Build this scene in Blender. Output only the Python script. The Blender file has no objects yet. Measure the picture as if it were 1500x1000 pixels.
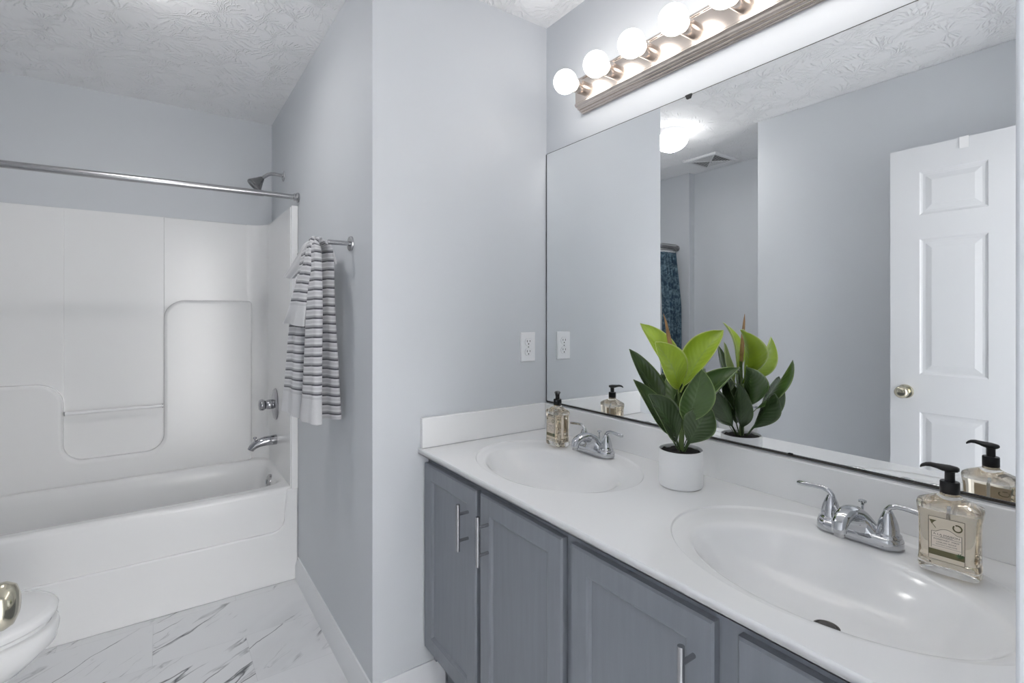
import bpy, bmesh, math, random
from mathutils import Vector, Matrix
random.seed(7)
PI = math.pi
scene = bpy.context.scene
col = scene.collection

# ------------------------------------------------------------------ camera
CAM_H = 1.2885
YAW = 0.6131
cd = bpy.data.cameras.new('camera')
cam = bpy.data.objects.new('camera', cd)
col.objects.link(cam)
cam.location = (0, 0, CAM_H)
cam.rotation_euler = (PI / 2, 0, -YAW)
cd.sensor_width = 36.0
cd.lens = 36.0 * 733.97 / 1500
cd.shift_y = -(500 - 461.63) / 1500
cd.clip_start = 0.01
scene.camera = cam

# ------------------------------------------------------------------ world, exposure
EXPOSURE = 0.45
BULB = 7.4
DOME = 13
WORLD = 7.3
w = bpy.data.worlds.new('world')
scene.world = w
w.use_nodes = True
w.node_tree.nodes['Background'].inputs[0].default_value = (1.0, 0.985, 0.968, 1)
w.node_tree.nodes['Background'].inputs[1].default_value = WORLD
scene.view_settings.view_transform = 'Standard'
scene.view_settings.look = 'None'
scene.view_settings.exposure = EXPOSURE
scene.view_settings.gamma = 1.0
scene.view_settings.use_curve_mapping = False
cy = scene.cycles
cy.use_denoising = True
cy.max_bounces = 24
cy.diffuse_bounces = 14
cy.glossy_bounces = 10
cy.transmission_bounces = 16
cy.transparent_max_bounces = 16
cy.sample_clamp_indirect = 6.0
cy.blur_glossy = 0.3

# ------------------------------------------------------------------ room sizes
XT = 0.5573      # towel wall
YE = 1.568       # end wall
XM = 1.2686      # mirror glass
XW = 1.2726      # wall behind the mirror
YB = 3.323       # back wall over the tub
YT = 2.62        # front of the tub
XO = -0.378      # wall opposite the mirror
YO = 1.600       # its corner
XL = -1.035      # wall behind the toilet
XLT = -0.965     # wall at the far end of the tub
YF = 0.07        # front wall (with the doorway)
ZC = 2.44
CT = 0.84        # counter top


# ------------------------------------------------------------------ materials
def new_mat(name):
    m = bpy.data.materials.new(name)
    m.use_nodes = True
    nt = m.node_tree
    return m, nt, nt.nodes['Principled BSDF']


def N(nt, t, **kw):
    n = nt.nodes.new(t)
    for k, v in kw.items():
        setattr(n, k, v)
    return n


def mat(name, color, rough=0.5, metal=0.0, noise=0.0, nscale=8.0, bump=0.0, bscale=200.0, coat=0.0, spec=0.5, stretch=None):
    m, nt, b = new_mat(name)
    b.inputs['Base Color'].default_value = (*color, 1)
    b.inputs['Roughness'].default_value = rough
    b.inputs['Metallic'].default_value = metal
    b.inputs['Specular IOR Level'].default_value = spec
    b.inputs['Coat Weight'].default_value = coat
    b.inputs['Coat Roughness'].default_value = 0.05
    tc = N(nt, 'ShaderNodeTexCoord')
    vec = tc.outputs['Object']
    if stretch:
        mp = N(nt, 'ShaderNodeMapping')
        mp.inputs['Scale'].default_value = stretch
        nt.links.new(vec, mp.inputs['Vector'])
        vec = mp.outputs['Vector']
    if noise > 0:
        nz = N(nt, 'ShaderNodeTexNoise')
        nz.inputs['Scale'].default_value = nscale
        nz.inputs['Detail'].default_value = 4
        nt.links.new(vec, nz.inputs['Vector'])
        r = N(nt, 'ShaderNodeValToRGB')
        r.color_ramp.elements[0].position = 0.3
        r.color_ramp.elements[1].position = 0.7
        r.color_ramp.elements[0].color = (*[c * (1 - noise) for c in color], 1)
        r.color_ramp.elements[1].color = (*[min(1, c * (1 + noise)) for c in color], 1)
        nt.links.new(nz.outputs['Fac'], r.inputs['Fac'])
        nt.links.new(r.outputs['Color'], b.inputs['Base Color'])
    if bump > 0:
        nb = N(nt, 'ShaderNodeTexNoise')
        nb.inputs['Scale'].default_value = bscale
        nb.inputs['Detail'].default_value = 3
        nt.links.new(vec, nb.inputs['Vector'])
        bp = N(nt, 'ShaderNodeBump')
        bp.inputs['Strength'].default_value = bump
        bp.inputs['Distance'].default_value = 0.001
        nt.links.new(nb.outputs['Fac'], bp.inputs['Height'])
        nt.links.new(bp.outputs['Normal'], b.inputs['Normal'])
    return m


def emit(name, color, strength):
    m, nt, b = new_mat(name)
    b.inputs['Base Color'].default_value = (0.9, 0.9, 0.9, 1)
    b.inputs['Roughness'].default_value = 0.3
    b.inputs['Emission Color'].default_value = (*color, 1)
    b.inputs['Emission Strength'].default_value = strength
    return m


M_WALL = mat('wall_paint', (0.625, 0.645, 0.672), 0.55, noise=0.012, nscale=3, bump=0.12, bscale=350, spec=0.3)
M_TRIM = mat('trim_paint', (0.80, 0.81, 0.83), 0.35)
M_DOORP = mat('door_paint', (0.69, 0.70, 0.72), 0.4)
M_TUB = mat('fiberglass', (0.82, 0.82, 0.82), 0.20, spec=0.42)
M_PORC = mat('porcelain', (0.86, 0.86, 0.86), 0.08, coat=0.5)
M_COUNT = mat('cultured_marble', (0.86, 0.86, 0.86), 0.15, spec=0.42)
M_CHROME = mat('chrome', (0.55, 0.56, 0.58), 0.05, 1.0)
M_NICKEL = mat('brushed_nickel', (0.27, 0.27, 0.275), 0.26, 1.0, noise=0.05, nscale=60)
M_FIX = mat('dark_reflection_chrome', (0.42, 0.42, 0.44), 0.08, 1.0)  # chrome darkened in colour to imitate dark reflections on the tub fittings
M_STEEL = mat('satin_steel', (0.47, 0.47, 0.48), 0.24, 1.0)
M_DARKSTEEL = mat('dark_metal', (0.09, 0.085, 0.08), 0.35, 1.0)
M_BARMETAL = mat('warm_nickel', (0.66, 0.585, 0.53), 0.22, 1.0, noise=0.04, nscale=40)
M_BRASS = mat('antique_nickel', (0.62, 0.58, 0.46), 0.16, 1.0)
M_BLACK = mat('black_plastic', (0.010, 0.010, 0.011), 0.35, spec=0.35)
M_WHITEP = mat('white_plastic', (0.83, 0.83, 0.84), 0.3)
M_GREYP = mat('grey_plastic', (0.45, 0.46, 0.47), 0.5)
M_SLOT = mat('slot_black', (0.02, 0.02, 0.02), 0.6)
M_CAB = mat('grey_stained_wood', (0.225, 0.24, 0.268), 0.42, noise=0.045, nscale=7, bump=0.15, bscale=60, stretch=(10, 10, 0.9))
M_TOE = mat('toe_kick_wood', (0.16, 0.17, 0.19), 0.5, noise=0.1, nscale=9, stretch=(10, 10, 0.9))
M_POT = mat('white_ceramic', (0.84, 0.84, 0.84), 0.45)
M_SOIL = mat('soil', (0.016, 0.013, 0.012), 0.9, noise=0.6, nscale=90, bump=1.0, bscale=160)
M_STEM = mat('green_stem', (0.10, 0.15, 0.04), 0.5)
M_BUD = mat('brown_bud', (0.36, 0.20, 0.085), 0.5, noise=0.25, nscale=50)
M_BULB = emit('lit_bulb', (1.0, 0.975, 0.945), BULB)
M_DOME = emit('lit_dome', (1.0, 0.985, 0.96), DOME)
M_CURTROD = M_STEEL


def mirror_mat():
    m, nt, b = new_mat('mirror_silver')
    b.inputs['Base Color'].default_value = (0.93, 0.945, 0.95, 1)
    b.inputs['Metallic'].default_value = 1.0
    b.inputs['Roughness'].default_value = 0.0
    return m


def floor_mat():
    m, nt, b = new_mat('marble_tile')
    L = nt.links.new
    tc = N(nt, 'ShaderNodeTexCoord')
    sep = N(nt, 'ShaderNodeSeparateXYZ')
    L(tc.outputs['Object'], sep.inputs[0])

    def math_(op, a, bb=None, c=None):
        n = N(nt, 'ShaderNodeMath', operation=op)
        for i, v in enumerate((a, bb, c)):
            if v is None:
                continue
            if isinstance(v, (int, float)):
                n.inputs[i].default_value = v
            else:
                L(v, n.inputs[i])
        return n.outputs[0]
    # tiles 0.61 x 0.305 laid in running bond
    ry = math_('DIVIDE', math_('ADD', sep.outputs[1], 4.0 - 0.165), 0.305)
    row = math_('FLOOR', ry)
    fy = math_('FRACT', ry)
    rx = math_('DIVIDE', math_('ADD', math_('ADD', sep.outputs[0], 4.2916), math_('MULTIPLY', math_('FRACT', math_('MULTIPLY', row, 0.5)), 0.61)), 0.61)
    colm = math_('FLOOR', rx)
    fx = math_('FRACT', rx)
    idv = N(nt, 'ShaderNodeCombineXYZ')
    L(row, idv.inputs[0])
    L(colm, idv.inputs[1])
    wn = N(nt, 'ShaderNodeTexWhiteNoise', noise_dimensions='2D')
    L(idv.outputs[0], wn.inputs['Vector'])
    off = N(nt, 'ShaderNodeVectorMath', operation='SCALE')
    L(wn.outputs['Color'], off.inputs[0])
    off.inputs['Scale'].default_value = 7.0
    add = N(nt, 'ShaderNodeVectorMath', operation='ADD')
    L(tc.outputs['Object'], add.inputs[0])
    L(off.outputs[0], add.inputs[1])
    warp = N(nt, 'ShaderNodeTexNoise')
    warp.inputs['Scale'].default_value = 5.0
    warp.inputs['Detail'].default_value = 4
    L(add.outputs[0], warp.inputs['Vector'])
    wsub = N(nt, 'ShaderNodeVectorMath', operation='SUBTRACT')
    L(warp.outputs['Color'], wsub.inputs[0])
    wsub.inputs[1].default_value = (0.5, 0.5, 0.5)
    wsc = N(nt, 'ShaderNodeVectorMath', operation='SCALE')
    L(wsub.outputs[0], wsc.inputs[0])
    wsc.inputs['Scale'].default_value = 0.055
    add2 = N(nt, 'ShaderNodeVectorMath', operation='ADD')
    L(add.outputs[0], add2.inputs[0])
    L(wsc.outputs[0], add2.inputs[1])
    mp = N(nt, 'ShaderNodeMapping', vector_type='TEXTURE')
    mp.inputs['Rotation'].default_value = (0, 0, math.radians(36))
    mp.inputs['Scale'].default_value = (6.5, 1.0, 1.0)
    L(add2.outputs[0], mp.inputs['Vector'])

    def vein(scale, width, detail, mlo, mhi, mscale):
        n = N(nt, 'ShaderNodeTexNoise')
        n.inputs['Scale'].default_value = scale
        n.inputs['Detail'].default_value = detail
        n.inputs['Roughness'].default_value = 0.45
        L(mp.outputs[0], n.inputs['Vector'])
        d = math_('ABSOLUTE', math_('SUBTRACT', n.outputs['Fac'], 0.5))
        v = N(nt, 'ShaderNodeMapRange')
        v.inputs['From Min'].default_value = width
        v.inputs['From Max'].default_value = 0.0
        L(d, v.inputs['Value'])
        mk = N(nt, 'ShaderNodeTexNoise')
        mk.inputs['Scale'].default_value = mscale
        mk.inputs['Detail'].default_value = 3
        L(add.outputs[0], mk.inputs['Vector'])
        mm = N(nt, 'ShaderNodeMapRange')
        mm.inputs['From Min'].default_value = mlo
        mm.inputs['From Max'].default_value = mhi
        L(mk.outputs['Fac'], mm.inputs['Value'])
        return math_('MULTIPLY', v.outputs[0], mm.outputs[0])
    v1 = vein(5.0, 0.010, 4.0, 0.42, 0.54, 3.5)
    v2 = vein(10.0, 0.010, 5.0, 0.50, 0.66, 6.0)
    v3 = math_('MULTIPLY', vein(3.0, 0.10, 5.0, 0.42, 0.75, 3.0), 0.20)
    tot = math_('MINIMUM', math_('ADD', math_('ADD', math_('MULTIPLY', v1, 1.0), math_('MULTIPLY', v2, 0.55)), v3), 1.0)
    mx = N(nt, 'ShaderNodeMix', data_type='RGBA')
    mx.inputs[6].default_value = (0.78, 0.785, 0.80, 1)
    mx.inputs[7].default_value = (0.10, 0.105, 0.12, 1)
    L(tot, mx.inputs[0])
    # faint joints
    ex = math_('MULTIPLY', math_('MINIMUM', fx, math_('SUBTRACT', 1.0, fx)), 0.61)
    ey = math_('MULTIPLY', math_('MINIMUM', fy, math_('SUBTRACT', 1.0, fy)), 0.305)
    e = math_('LESS_THAN', math_('MINIMUM', ex, ey), 0.0008)
    mx2 = N(nt, 'ShaderNodeMix', data_type='RGBA')
    L(math_('MULTIPLY', e, 0.35), mx2.inputs[0])
    L(mx.outputs[2], mx2.inputs[6])
    mx2.inputs[7].default_value = (0.45, 0.45, 0.47, 1)
    L(mx2.outputs[2], b.inputs['Base Color'])
    b.inputs['Roughness'].default_value = 0.28
    return m


def ceiling_mat():
    m, nt, b = new_mat('stomped_ceiling')
    L = nt.links.new
    b.inputs['Base Color'].default_value = (0.88, 0.88, 0.89, 1)
    b.inputs['Roughness'].default_value = 0.7
    tc = N(nt, 'ShaderNodeTexCoord')

    def math_(op, a, bb=None):
        n = N(nt, 'ShaderNodeMath', operation=op)
        for i, v in enumerate((a, bb)):
            if v is None:
                continue
            if isinstance(v, (int, float)):
                n.inputs[i].default_value = v
            else:
                L(v, n.inputs[i])
        return n.outputs[0]

    def fans(scale, offs, freq):
        mp = N(nt, 'ShaderNodeMapping')
        mp.inputs['Location'].default_value = offs
        mp.inputs['Scale'].default_value = (scale, scale, 0)
        L(tc.outputs['Object'], mp.inputs['Vector'])
        vo = N(nt, 'ShaderNodeTexVoronoi', voronoi_dimensions='2D', feature='F1')
        vo.inputs['Scale'].default_value = 1.0
        L(mp.outputs[0], vo.inputs['Vector'])
        nz = N(nt, 'ShaderNodeTexNoise')
        nz.inputs['Scale'].default_value = 2.2
        nz.inputs['Detail'].default_value = 2
        L(mp.outputs[0], nz.inputs['Vector'])
        wob = N(nt, 'ShaderNodeVectorMath', operation='SCALE')
        L(nz.outputs['Color'], wob.inputs[0])
        wob.inputs['Scale'].default_value = 0.35
        sub = N(nt, 'ShaderNodeVectorMath', operation='SUBTRACT')
        L(mp.outputs[0], sub.inputs[0])
        L(vo.outputs['Position'], sub.inputs[1])
        ad = N(nt, 'ShaderNodeVectorMath', operation='ADD')
        L(sub.outputs[0], ad.inputs[0])
        L(wob.outputs[0], ad.inputs[1])
        sp = N(nt, 'ShaderNodeSeparateXYZ')
        L(ad.outputs[0], sp.inputs[0])
        sc_ = N(nt, 'ShaderNodeSeparateColor')
        L(vo.outputs['Color'], sc_.inputs[0])
        ang = math_('ARCTAN2', sp.outputs[1], sp.outputs[0])
        st = math_('SINE', math_('ADD', math_('MULTIPLY', ang, freq), math_('MULTIPLY', sc_.outputs[0], 20.0)))
        st = math_('POWER', math_('MAXIMUM', st, 0.0), 2.0)
        # a fan covers a sector, so strokes come in sheaves
        sec = math_('SINE', math_('ADD', math_('MULTIPLY', ang, 2.0), math_('MULTIPLY', sc_.outputs[1], 6.28)))
        sec = N_range(sec, -0.7, 0.3)
        rad = N_range(vo.outputs['Distance'], 0.08, 0.25)
        nm = N(nt, 'ShaderNodeTexNoise')
        nm.inputs['Scale'].default_value = 7.0
        nm.inputs['Detail'].default_value = 3
        L(mp.outputs[0], nm.inputs['Vector'])
        brk = N_range(nm.outputs['Fac'], 0.32, 0.52)
        return math_('MULTIPLY', math_('MULTIPLY', st, sec), math_('MULTIPLY', rad, brk))

    def N_range(v, lo, hi):
        n = N(nt, 'ShaderNodeMapRange')
        n.inputs['From Min'].default_value = lo
        n.inputs['From Max'].default_value = hi
        L(v, n.inputs['Value'])
        return n.outputs[0]
    h = math_('MAXIMUM', fans(6.0, (0, 0, 0), 26.0), fans(6.7, (3.3, 1.7, 0), 24.0))
    fine = N(nt, 'ShaderNodeTexNoise')
    fine.inputs['Scale'].default_value = 60
    fine.inputs['Detail'].default_value = 3
    L(tc.outputs['Object'], fine.inputs['Vector'])
    h2 = math_('ADD', h, math_('MULTIPLY', fine.outputs['Fac'], 0.18))
    bp = N(nt, 'ShaderNodeBump')
    bp.inputs['Strength'].default_value = 0.8
    bp.inputs['Distance'].default_value = 0.0038
    L(h2, bp.inputs['Height'])
    L(bp.outputs['Normal'], b.inputs['Normal'])
    return m


def towel_mat(name, striped):
    m, nt, b = new_mat(name)
    L = nt.links.new
    b.inputs['Roughness'].default_value = 0.95
    b.inputs['Specular IOR Level'].default_value = 0.1
    b.inputs['Sheen Weight'].default_value = 0.25
    uv = N(nt, 'ShaderNodeUVMap')
    sp = N(nt, 'ShaderNodeSeparateXYZ')
    L(uv.outputs[0], sp.inputs[0])
    base = (0.62, 0.62, 0.635, 1)

    def math_(op, a, bb=None):
        n = N(nt, 'ShaderNodeMath', operation=op)
        for i, v in enumerate((a, bb)):
            if v is None:
                continue
            if isinstance(v, (int, float)):
                n.inputs[i].default_value = v
            else:
                L(v, n.inputs[i])
        return n.outputs[0]
    if striped:
        v = sp.outputs[1]                       # metres from the hem
        k = math_('FRACT', math_('DIVIDE', v, 0.033))
        r = N(nt, 'ShaderNodeValToRGB')
        e = r.color_ramp.elements
        e[0].position = 0.0
        e[0].color = (0.075, 0.075, 0.09, 1)
        e[1].position = 1.0
        e[1].color = base
        for p, c in ((0.13, (0.10, 0.10, 0.115)), (0.20, (0.30, 0.30, 0.32)), (0.32, (0.36, 0.36, 0.38)), (0.40, (0.62, 0.62, 0.635)),
                     (0.55, (0.64, 0.64, 0.655)), (0.60, (0.42, 0.42, 0.44)), (0.65, (0.64, 0.64, 0.655)), (0.74, (0.44, 0.44, 0.46)), (0.80, (0.62, 0.62, 0.635))):
            q = e.new(p)
            q.color = (*c, 1)
        L(k, r.inputs['Fac'])
        mx = N(nt, 'ShaderNodeMix', data_type='RGBA')
        L(math_('GREATER_THAN', v, 0.082), mx.inputs[0])
        mx.inputs[6].default_value = base
        L(r.outputs['Color'], mx.inputs[7])
        L(mx.outputs[2], b.inputs['Base Color'])
    else:
        b.inputs['Base Color'].default_value = base
    tc = N(nt, 'ShaderNodeTexCoord')
    nz = N(nt, 'ShaderNodeTexNoise')
    nz.inputs['Scale'].default_value = 420
    L(tc.outputs['Object'], nz.inputs['Vector'])
    bp = N(nt, 'ShaderNodeBump')
    bp.inputs['Strength'].default_value = 0.6
    bp.inputs['Distance'].default_value = 0.002
    L(nz.outputs['Fac'], bp.inputs['Height'])
    L(bp.outputs['Normal'], b.inputs['Normal'])
    return m


def leaf_mat(name, c_mid, c_body, c_edge, rough):
    m, nt, b = new_mat(name)
    L = nt.links.new
    uv = N(nt, 'ShaderNodeUVMap')
    sp = N(nt, 'ShaderNodeSeparateXYZ')
    L(uv.outputs[0], sp.inputs[0])
    s = N(nt, 'ShaderNodeMath', operation='SUBTRACT')
    L(sp.outputs[0], s.inputs[0])
    s.inputs[1].default_value = 0.5
    a = N(nt, 'ShaderNodeMath', operation='ABSOLUTE')
    L(s.outputs[0], a.inputs[0])
    r = N(nt, 'ShaderNodeValToRGB')
    e = r.color_ramp.elements
    e[0].position = 0.0
    e[0].color = (*c_mid, 1)
    e[1].position = 0.5
    e[1].color = (*c_edge, 1)
    q = e.new(0.03)
    q.color = (*c_body, 1)
    q = e.new(0.45)
    q.color = (*c_body, 1)
    L(a.outputs[0], r.inputs['Fac'])
    tc = N(nt, 'ShaderNodeTexCoord')
    nz = N(nt, 'ShaderNodeTexNoise')
    nz.inputs['Scale'].default_value = 18
    L(tc.outputs['Object'], nz.inputs['Vector'])
    mr = N(nt, 'ShaderNodeMapRange')
    mr.inputs['To Min'].default_value = 0.72
    mr.inputs['To Max'].default_value = 1.28
    L(nz.outputs['Fac'], mr.inputs['Value'])
    mu = N(nt, 'ShaderNodeVectorMath', operation='SCALE')
    L(r.outputs['Color'], mu.inputs[0])
    L(mr.outputs[0], mu.inputs['Scale'])
    L(mu.outputs[0], b.inputs['Base Color'])
    # side veins as a light relief
    wv = N(nt, 'ShaderNodeTexWave')
    wv.inputs['Scale'].default_value = 4.0
    wv.inputs['Distortion'].default_value = 0.4
    ad = N(nt, 'ShaderNodeMath', operation='ADD')
    L(sp.outputs[1], ad.inputs[0])
    mu2 = N(nt, 'ShaderNodeMath', operation='MULTIPLY')
    L(a.outputs[0], mu2.inputs[0])
    mu2.inputs[1].default_value = -0.5
    L(mu2.outputs[0], ad.inputs[1])
    cb = N(nt, 'ShaderNodeCombineXYZ')
    L(ad.outputs[0], cb.inputs[0])
    L(cb.outputs[0], wv.inputs['Vector'])
    bp = N(nt, 'ShaderNodeBump')
    bp.inputs['Strength'].default_value = 0.25
    bp.inputs['Distance'].default_value = 0.002
    L(wv.outputs['Fac'], bp.inputs['Height'])
    L(bp.outputs['Normal'], b.inputs['Normal'])
    b.inputs['Roughness'].default_value = rough
    b.inputs['Subsurface Weight'].default_value = 0.0
    return m


def glass_mat(name, color, rough=0.0, ior=1.45):
    m, nt, b = new_mat(name)
    b.inputs['Base Color'].default_value = (*color, 1)
    b.inputs['Roughness'].default_value = rough
    b.inputs['Transmission Weight'].default_value = 1.0
    b.inputs['IOR'].default_value = ior
    return m


def curtain_mat():
    m, nt, b = new_mat('teal_curtain')
    L = nt.links.new
    tc = N(nt, 'ShaderNodeTexCoord')
    nz = N(nt, 'ShaderNodeTexNoise')
    nz.inputs['Scale'].default_value = 26
    nz.inputs['Detail'].default_value = 5
    nz.inputs['Distortion'].default_value = 1.2
    L(tc.outputs['Object'], nz.inputs['Vector'])
    r = N(nt, 'ShaderNodeValToRGB')
    e = r.color_ramp.elements
    e[0].position = 0.42
    e[0].color = (0.022, 0.055, 0.09, 1)
    e[1].position = 0.66
    e[1].color = (0.17, 0.26, 0.32, 1)
    L(nz.outputs['Fac'], r.inputs['Fac'])
    L(r.outputs['Color'], b.inputs['Base Color'])
    b.inputs['Roughness'].default_value = 0.8
    return m


M_MIRROR = mirror_mat()
M_FLOOR = floor_mat()
M_CEIL = ceiling_mat()
M_TOWEL = towel_mat('striped_terry', True)
M_TOWELP = towel_mat('plain_terry', False)
M_LIME = leaf_mat('lime_leaf', (0.30, 0.42, 0.06), (0.34, 0.47, 0.035), (0.60, 0.68, 0.22), 0.35)
M_PALE = leaf_mat('pale_leaf', (0.42, 0.52, 0.20), (0.40, 0.50, 0.17), (0.62, 0.70, 0.36), 0.35)
M_MIDG = leaf_mat('mid_leaf', (0.11, 0.18, 0.06), (0.07, 0.13, 0.035), (0.26, 0.36, 0.12), 0.28)
M_DARKG = leaf_mat('dark_leaf', (0.07, 0.12, 0.045), (0.056, 0.090, 0.038), (0.14, 0.20, 0.08), 0.25)
M_GLASS = glass_mat('clear_bottle', (0.985, 0.985, 0.975))
M_SOAP = glass_mat('amber_soap', (0.915, 0.835, 0.71), 0.0, 1.36)
M_LABEL = mat('label_paper', (0.70, 0.62, 0.50), 0.5)
M_LABELIN = mat('label_panel', (0.80, 0.71, 0.61), 0.5)
M_OLIVE = mat('label_olive', (0.13, 0.115, 0.05), 0.5)
M_INK = mat('label_ink', (0.10, 0.085, 0.06), 0.5)
M_SPRIG = mat('label_green', (0.05, 0.12, 0.05), 0.5)
M_CURTAIN = curtain_mat()


# ------------------------------------------------------------------ mesh helpers
def V(*a):
    return Vector(a)


def box(bm, x0, x1, y0, y1, z0, z1):
    vs = [bm.verts.new((x, y, z)) for x in (x0, x1) for y in (y0, y1) for z in (z0, z1)]
    for q in ((0, 1, 3, 2), (4, 6, 7, 5), (0, 4, 5, 1), (2, 3, 7, 6), (0, 2, 6, 4), (1, 5, 7, 3)):
        bm.faces.new([vs[i] for i in q])
    return vs


def loft(bm, rings, closed=True, cap=True):
    """rings: lists of points; joins each ring with the next."""
    R = [[bm.verts.new(p) for p in r] for r in rings]
    n = len(R[0])
    for a, b in zip(R, R[1:]):
        for i in range(n if closed else n - 1):
            j = (i + 1) % n
            bm.faces.new((a[i], a[j], b[j], b[i]))
    if cap and closed:
        bm.faces.new(list(reversed(R[0])))
        bm.faces.new(R[-1])
    return R


def frame(d):
    d = d.normalized()
    u = d.cross(V(0, 0, 1))
    if u.length < 1e-4:
        u = V(1, 0, 0)
    u.normalize()
    return u, d.cross(u).normalized()


def tube(bm, pts, r, seg=16, cap=True):
    pts = [Vector(p) for p in pts]
    rs = r if isinstance(r, (list, tuple)) else [r] * len(pts)
    rings = []
    u = None
    for i, p in enumerate(pts):
        d = (pts[min(i + 1, len(pts) - 1)] - pts[max(i - 1, 0)]).normalized()
        if u is None:
            u, v = frame(d)
        else:
            u = (u - d * u.dot(d)).normalized()
            v = d.cross(u)
        rings.append([p + (u * math.cos(t) + v * math.sin(t)) * rs[i] for t in [2 * PI * k / seg for k in range(seg)]])
    loft(bm, rings, cap=cap)


def lathe(bm, prof, c=(0, 0, 0), axis=(0, 0, 1), seg=32, cap=True):
    """prof: (radius, height along axis)"""
    c = Vector(c)
    a = Vector(axis).normalized()
    u, v = frame(a)
    rings = [[c + a * h + (u * math.cos(t) + v * math.sin(t)) * max(r, 1e-5) for t in [2 * PI * k / seg for k in range(seg)]] for r, h in prof]
    loft(bm, rings, cap=cap)


def prism(bm, poly, axis, d0, d1):
    """poly in the two other axes, extruded along axis 'x'/'y'/'z'"""
    def P(a, b, d):
        return {'x': (d, a, b), 'y': (a, d, b), 'z': (a, b, d)}[axis]
    A = [bm.verts.new(P(a, b, d0)) for a, b in poly]
    B = [bm.verts.new(P(a, b, d1)) for a, b in poly]
    n = len(poly)
    for i in range(n):
        bm.faces.new((A[i], A[(i + 1) % n], B[(i + 1) % n], B[i]))
    bm.faces.new(list(reversed(A)))
    bm.faces.new(B)


def arc(cx, cy, r, a0, a1, n=8):
    return [(cx + r * math.cos(math.radians(a0 + (a1 - a0) * i / n)), cy + r * math.sin(math.radians(a0 + (a1 - a0) * i / n))) for i in range(n + 1)]


def obj(name, bm, m, parent=None, angle=40, bevel=0.0, seg=2, subsurf=0, flat=False):
    bmesh.ops.recalc_face_normals(bm, faces=bm.faces)
    me = bpy.data.meshes.new(name)
    bm.to_mesh(me)
    bm.free()
    me.materials.append(m)
    o = bpy.data.objects.new(name, me)
    col.objects.link(o)
    if not flat:
        for p in me.polygons:
            p.use_smooth = True
        me.set_sharp_from_angle(angle=math.radians(angle))
    if bevel > 0:
        md = o.modifiers.new('bevel', 'BEVEL')
        md.width = bevel
        md.segments = seg
        md.limit_method = 'ANGLE'
        md.angle_limit = math.radians(35)
        md.harden_normals = True
    if subsurf:
        md = o.modifiers.new('subsurf', 'SUBSURF')
        md.levels = subsurf
        md.render_levels = subsurf
    if parent:
        o.parent = parent
    return o


def tag(o, label, cat, group=None):
    o['label'] = label
    o['category'] = cat
    if group:
        o['group'] = group
    return o


def thing(name, label, cat, loc=(0, 0, 0), rz=0.0, group=None):
    o = bpy.data.objects.new(name, None)
    o.empty_display_size = 0.05
    o.location = loc
    o.rotation_euler = (0, 0, rz)
    col.objects.link(o)
    return tag(o, label, cat, group)


def struct(name, bm, m, **kw):
    o = obj(name, bm, m, **kw)
    o['kind'] = 'structure'
    return o


def sbox(name, m, *dims, bevel=0.0):
    bm = bmesh.new()
    box(bm, *dims)
    return struct(name, bm, m, bevel=bevel)


def copy_tree(o, parent=None):
    c = o.copy()
    col.objects.link(c)
    if parent:
        c.parent = parent
    for ch in list(o.children):
        copy_tree(ch, c)
    return c


def BM():
    return bmesh.new()


# ------------------------------------------------------------------ the room
T = 0.10
sbox('floor', M_FLOOR, -1.2, 1.4, -1.2, 3.45, -0.05, 0.0)
sbox('ceiling', M_CEIL, -1.2, 1.4, -1.2, 3.45, ZC, ZC + 0.08)
sbox('wall_back', M_WALL, XLT - 0.2, XT + T, YB, YB + T, 0, ZC)
sbox('wall_towel', M_WALL, XT, XT + T, YE + T, YB, 0, ZC)
sbox('wall_end', M_WALL, XT, XW + T, YE, YE + T, 0, ZC)
sbox('wall_mirror', M_WALL, XW, XW + T, -0.045, YE, 0, ZC)
sbox('wall_opposite', M_WALL, XO - T, XO, YF, YO, 0, ZC, bevel=0.004)
sbox('wall_return', M_WALL, XL - T, XO - T, YO - T, YO, 0, ZC)
sbox('wall_left', M_WALL, XL - T, XL, YO, 2.49, 0, ZC)
sbox('wall_tub', M_WALL, XL - T, XLT, 2.49, YB, 0, ZC, bevel=0.003)
# unseen hallway walls, added to block and shape the light entering the doorway
sbox('wall_lightblock_left', M_WALL, -0.56, -0.46, -1.0, -0.046, 0, ZC)
sbox('wall_lightblock_right', M_WALL, 0.72, 0.82, -1.0, -0.046, 0, ZC)
sbox('wall_lightblock_end', M_WALL, -0.46, 0.18, -1.0, -0.92, 0, ZC)
DX0, DX1, DZ = -0.225, 0.540, 2.05     # the doorway
bm = BM()
box(bm, XO - T, DX0, -0.045, YF, 0, ZC)
box(bm, DX1 - 0.003, XW, -0.045, 0.0925, 0, ZC)
box(bm, DX0, DX1 - 0.003, -0.045, YF, DZ, ZC)
struct('wall_front', bm, M_WALL, bevel=0.003)
bm = BM()   # jamb lining and casing of the doorway
box(bm, DX0, DX0 + 0.016, -0.05, YF + 0.004, 0, DZ)
box(bm, DX0 + 0.016, DX1 - 0.004, -0.05, YF + 0.004, DZ - 0.016, DZ + 0.002)
box(bm, DX0 - 0.055, DX0 + 0.004, YF, YF + 0.016, 0, DZ + 0.055)
box(bm, DX0 + 0.004, DX1 - 0.004, YF, YF + 0.016, DZ, DZ + 0.055)
struct('trim_1', bm, M_TRIM, bevel=0.002)


def base_profile(h=0.105, t=0.015):
    return [(0, 0), (t, 0), (t, h * 0.62), (t * 0.82, h * 0.70), (t * 0.82, h * 0.76), (t * 0.45, h * 0.90), (t * 0.4, h), (0, h)]


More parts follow.
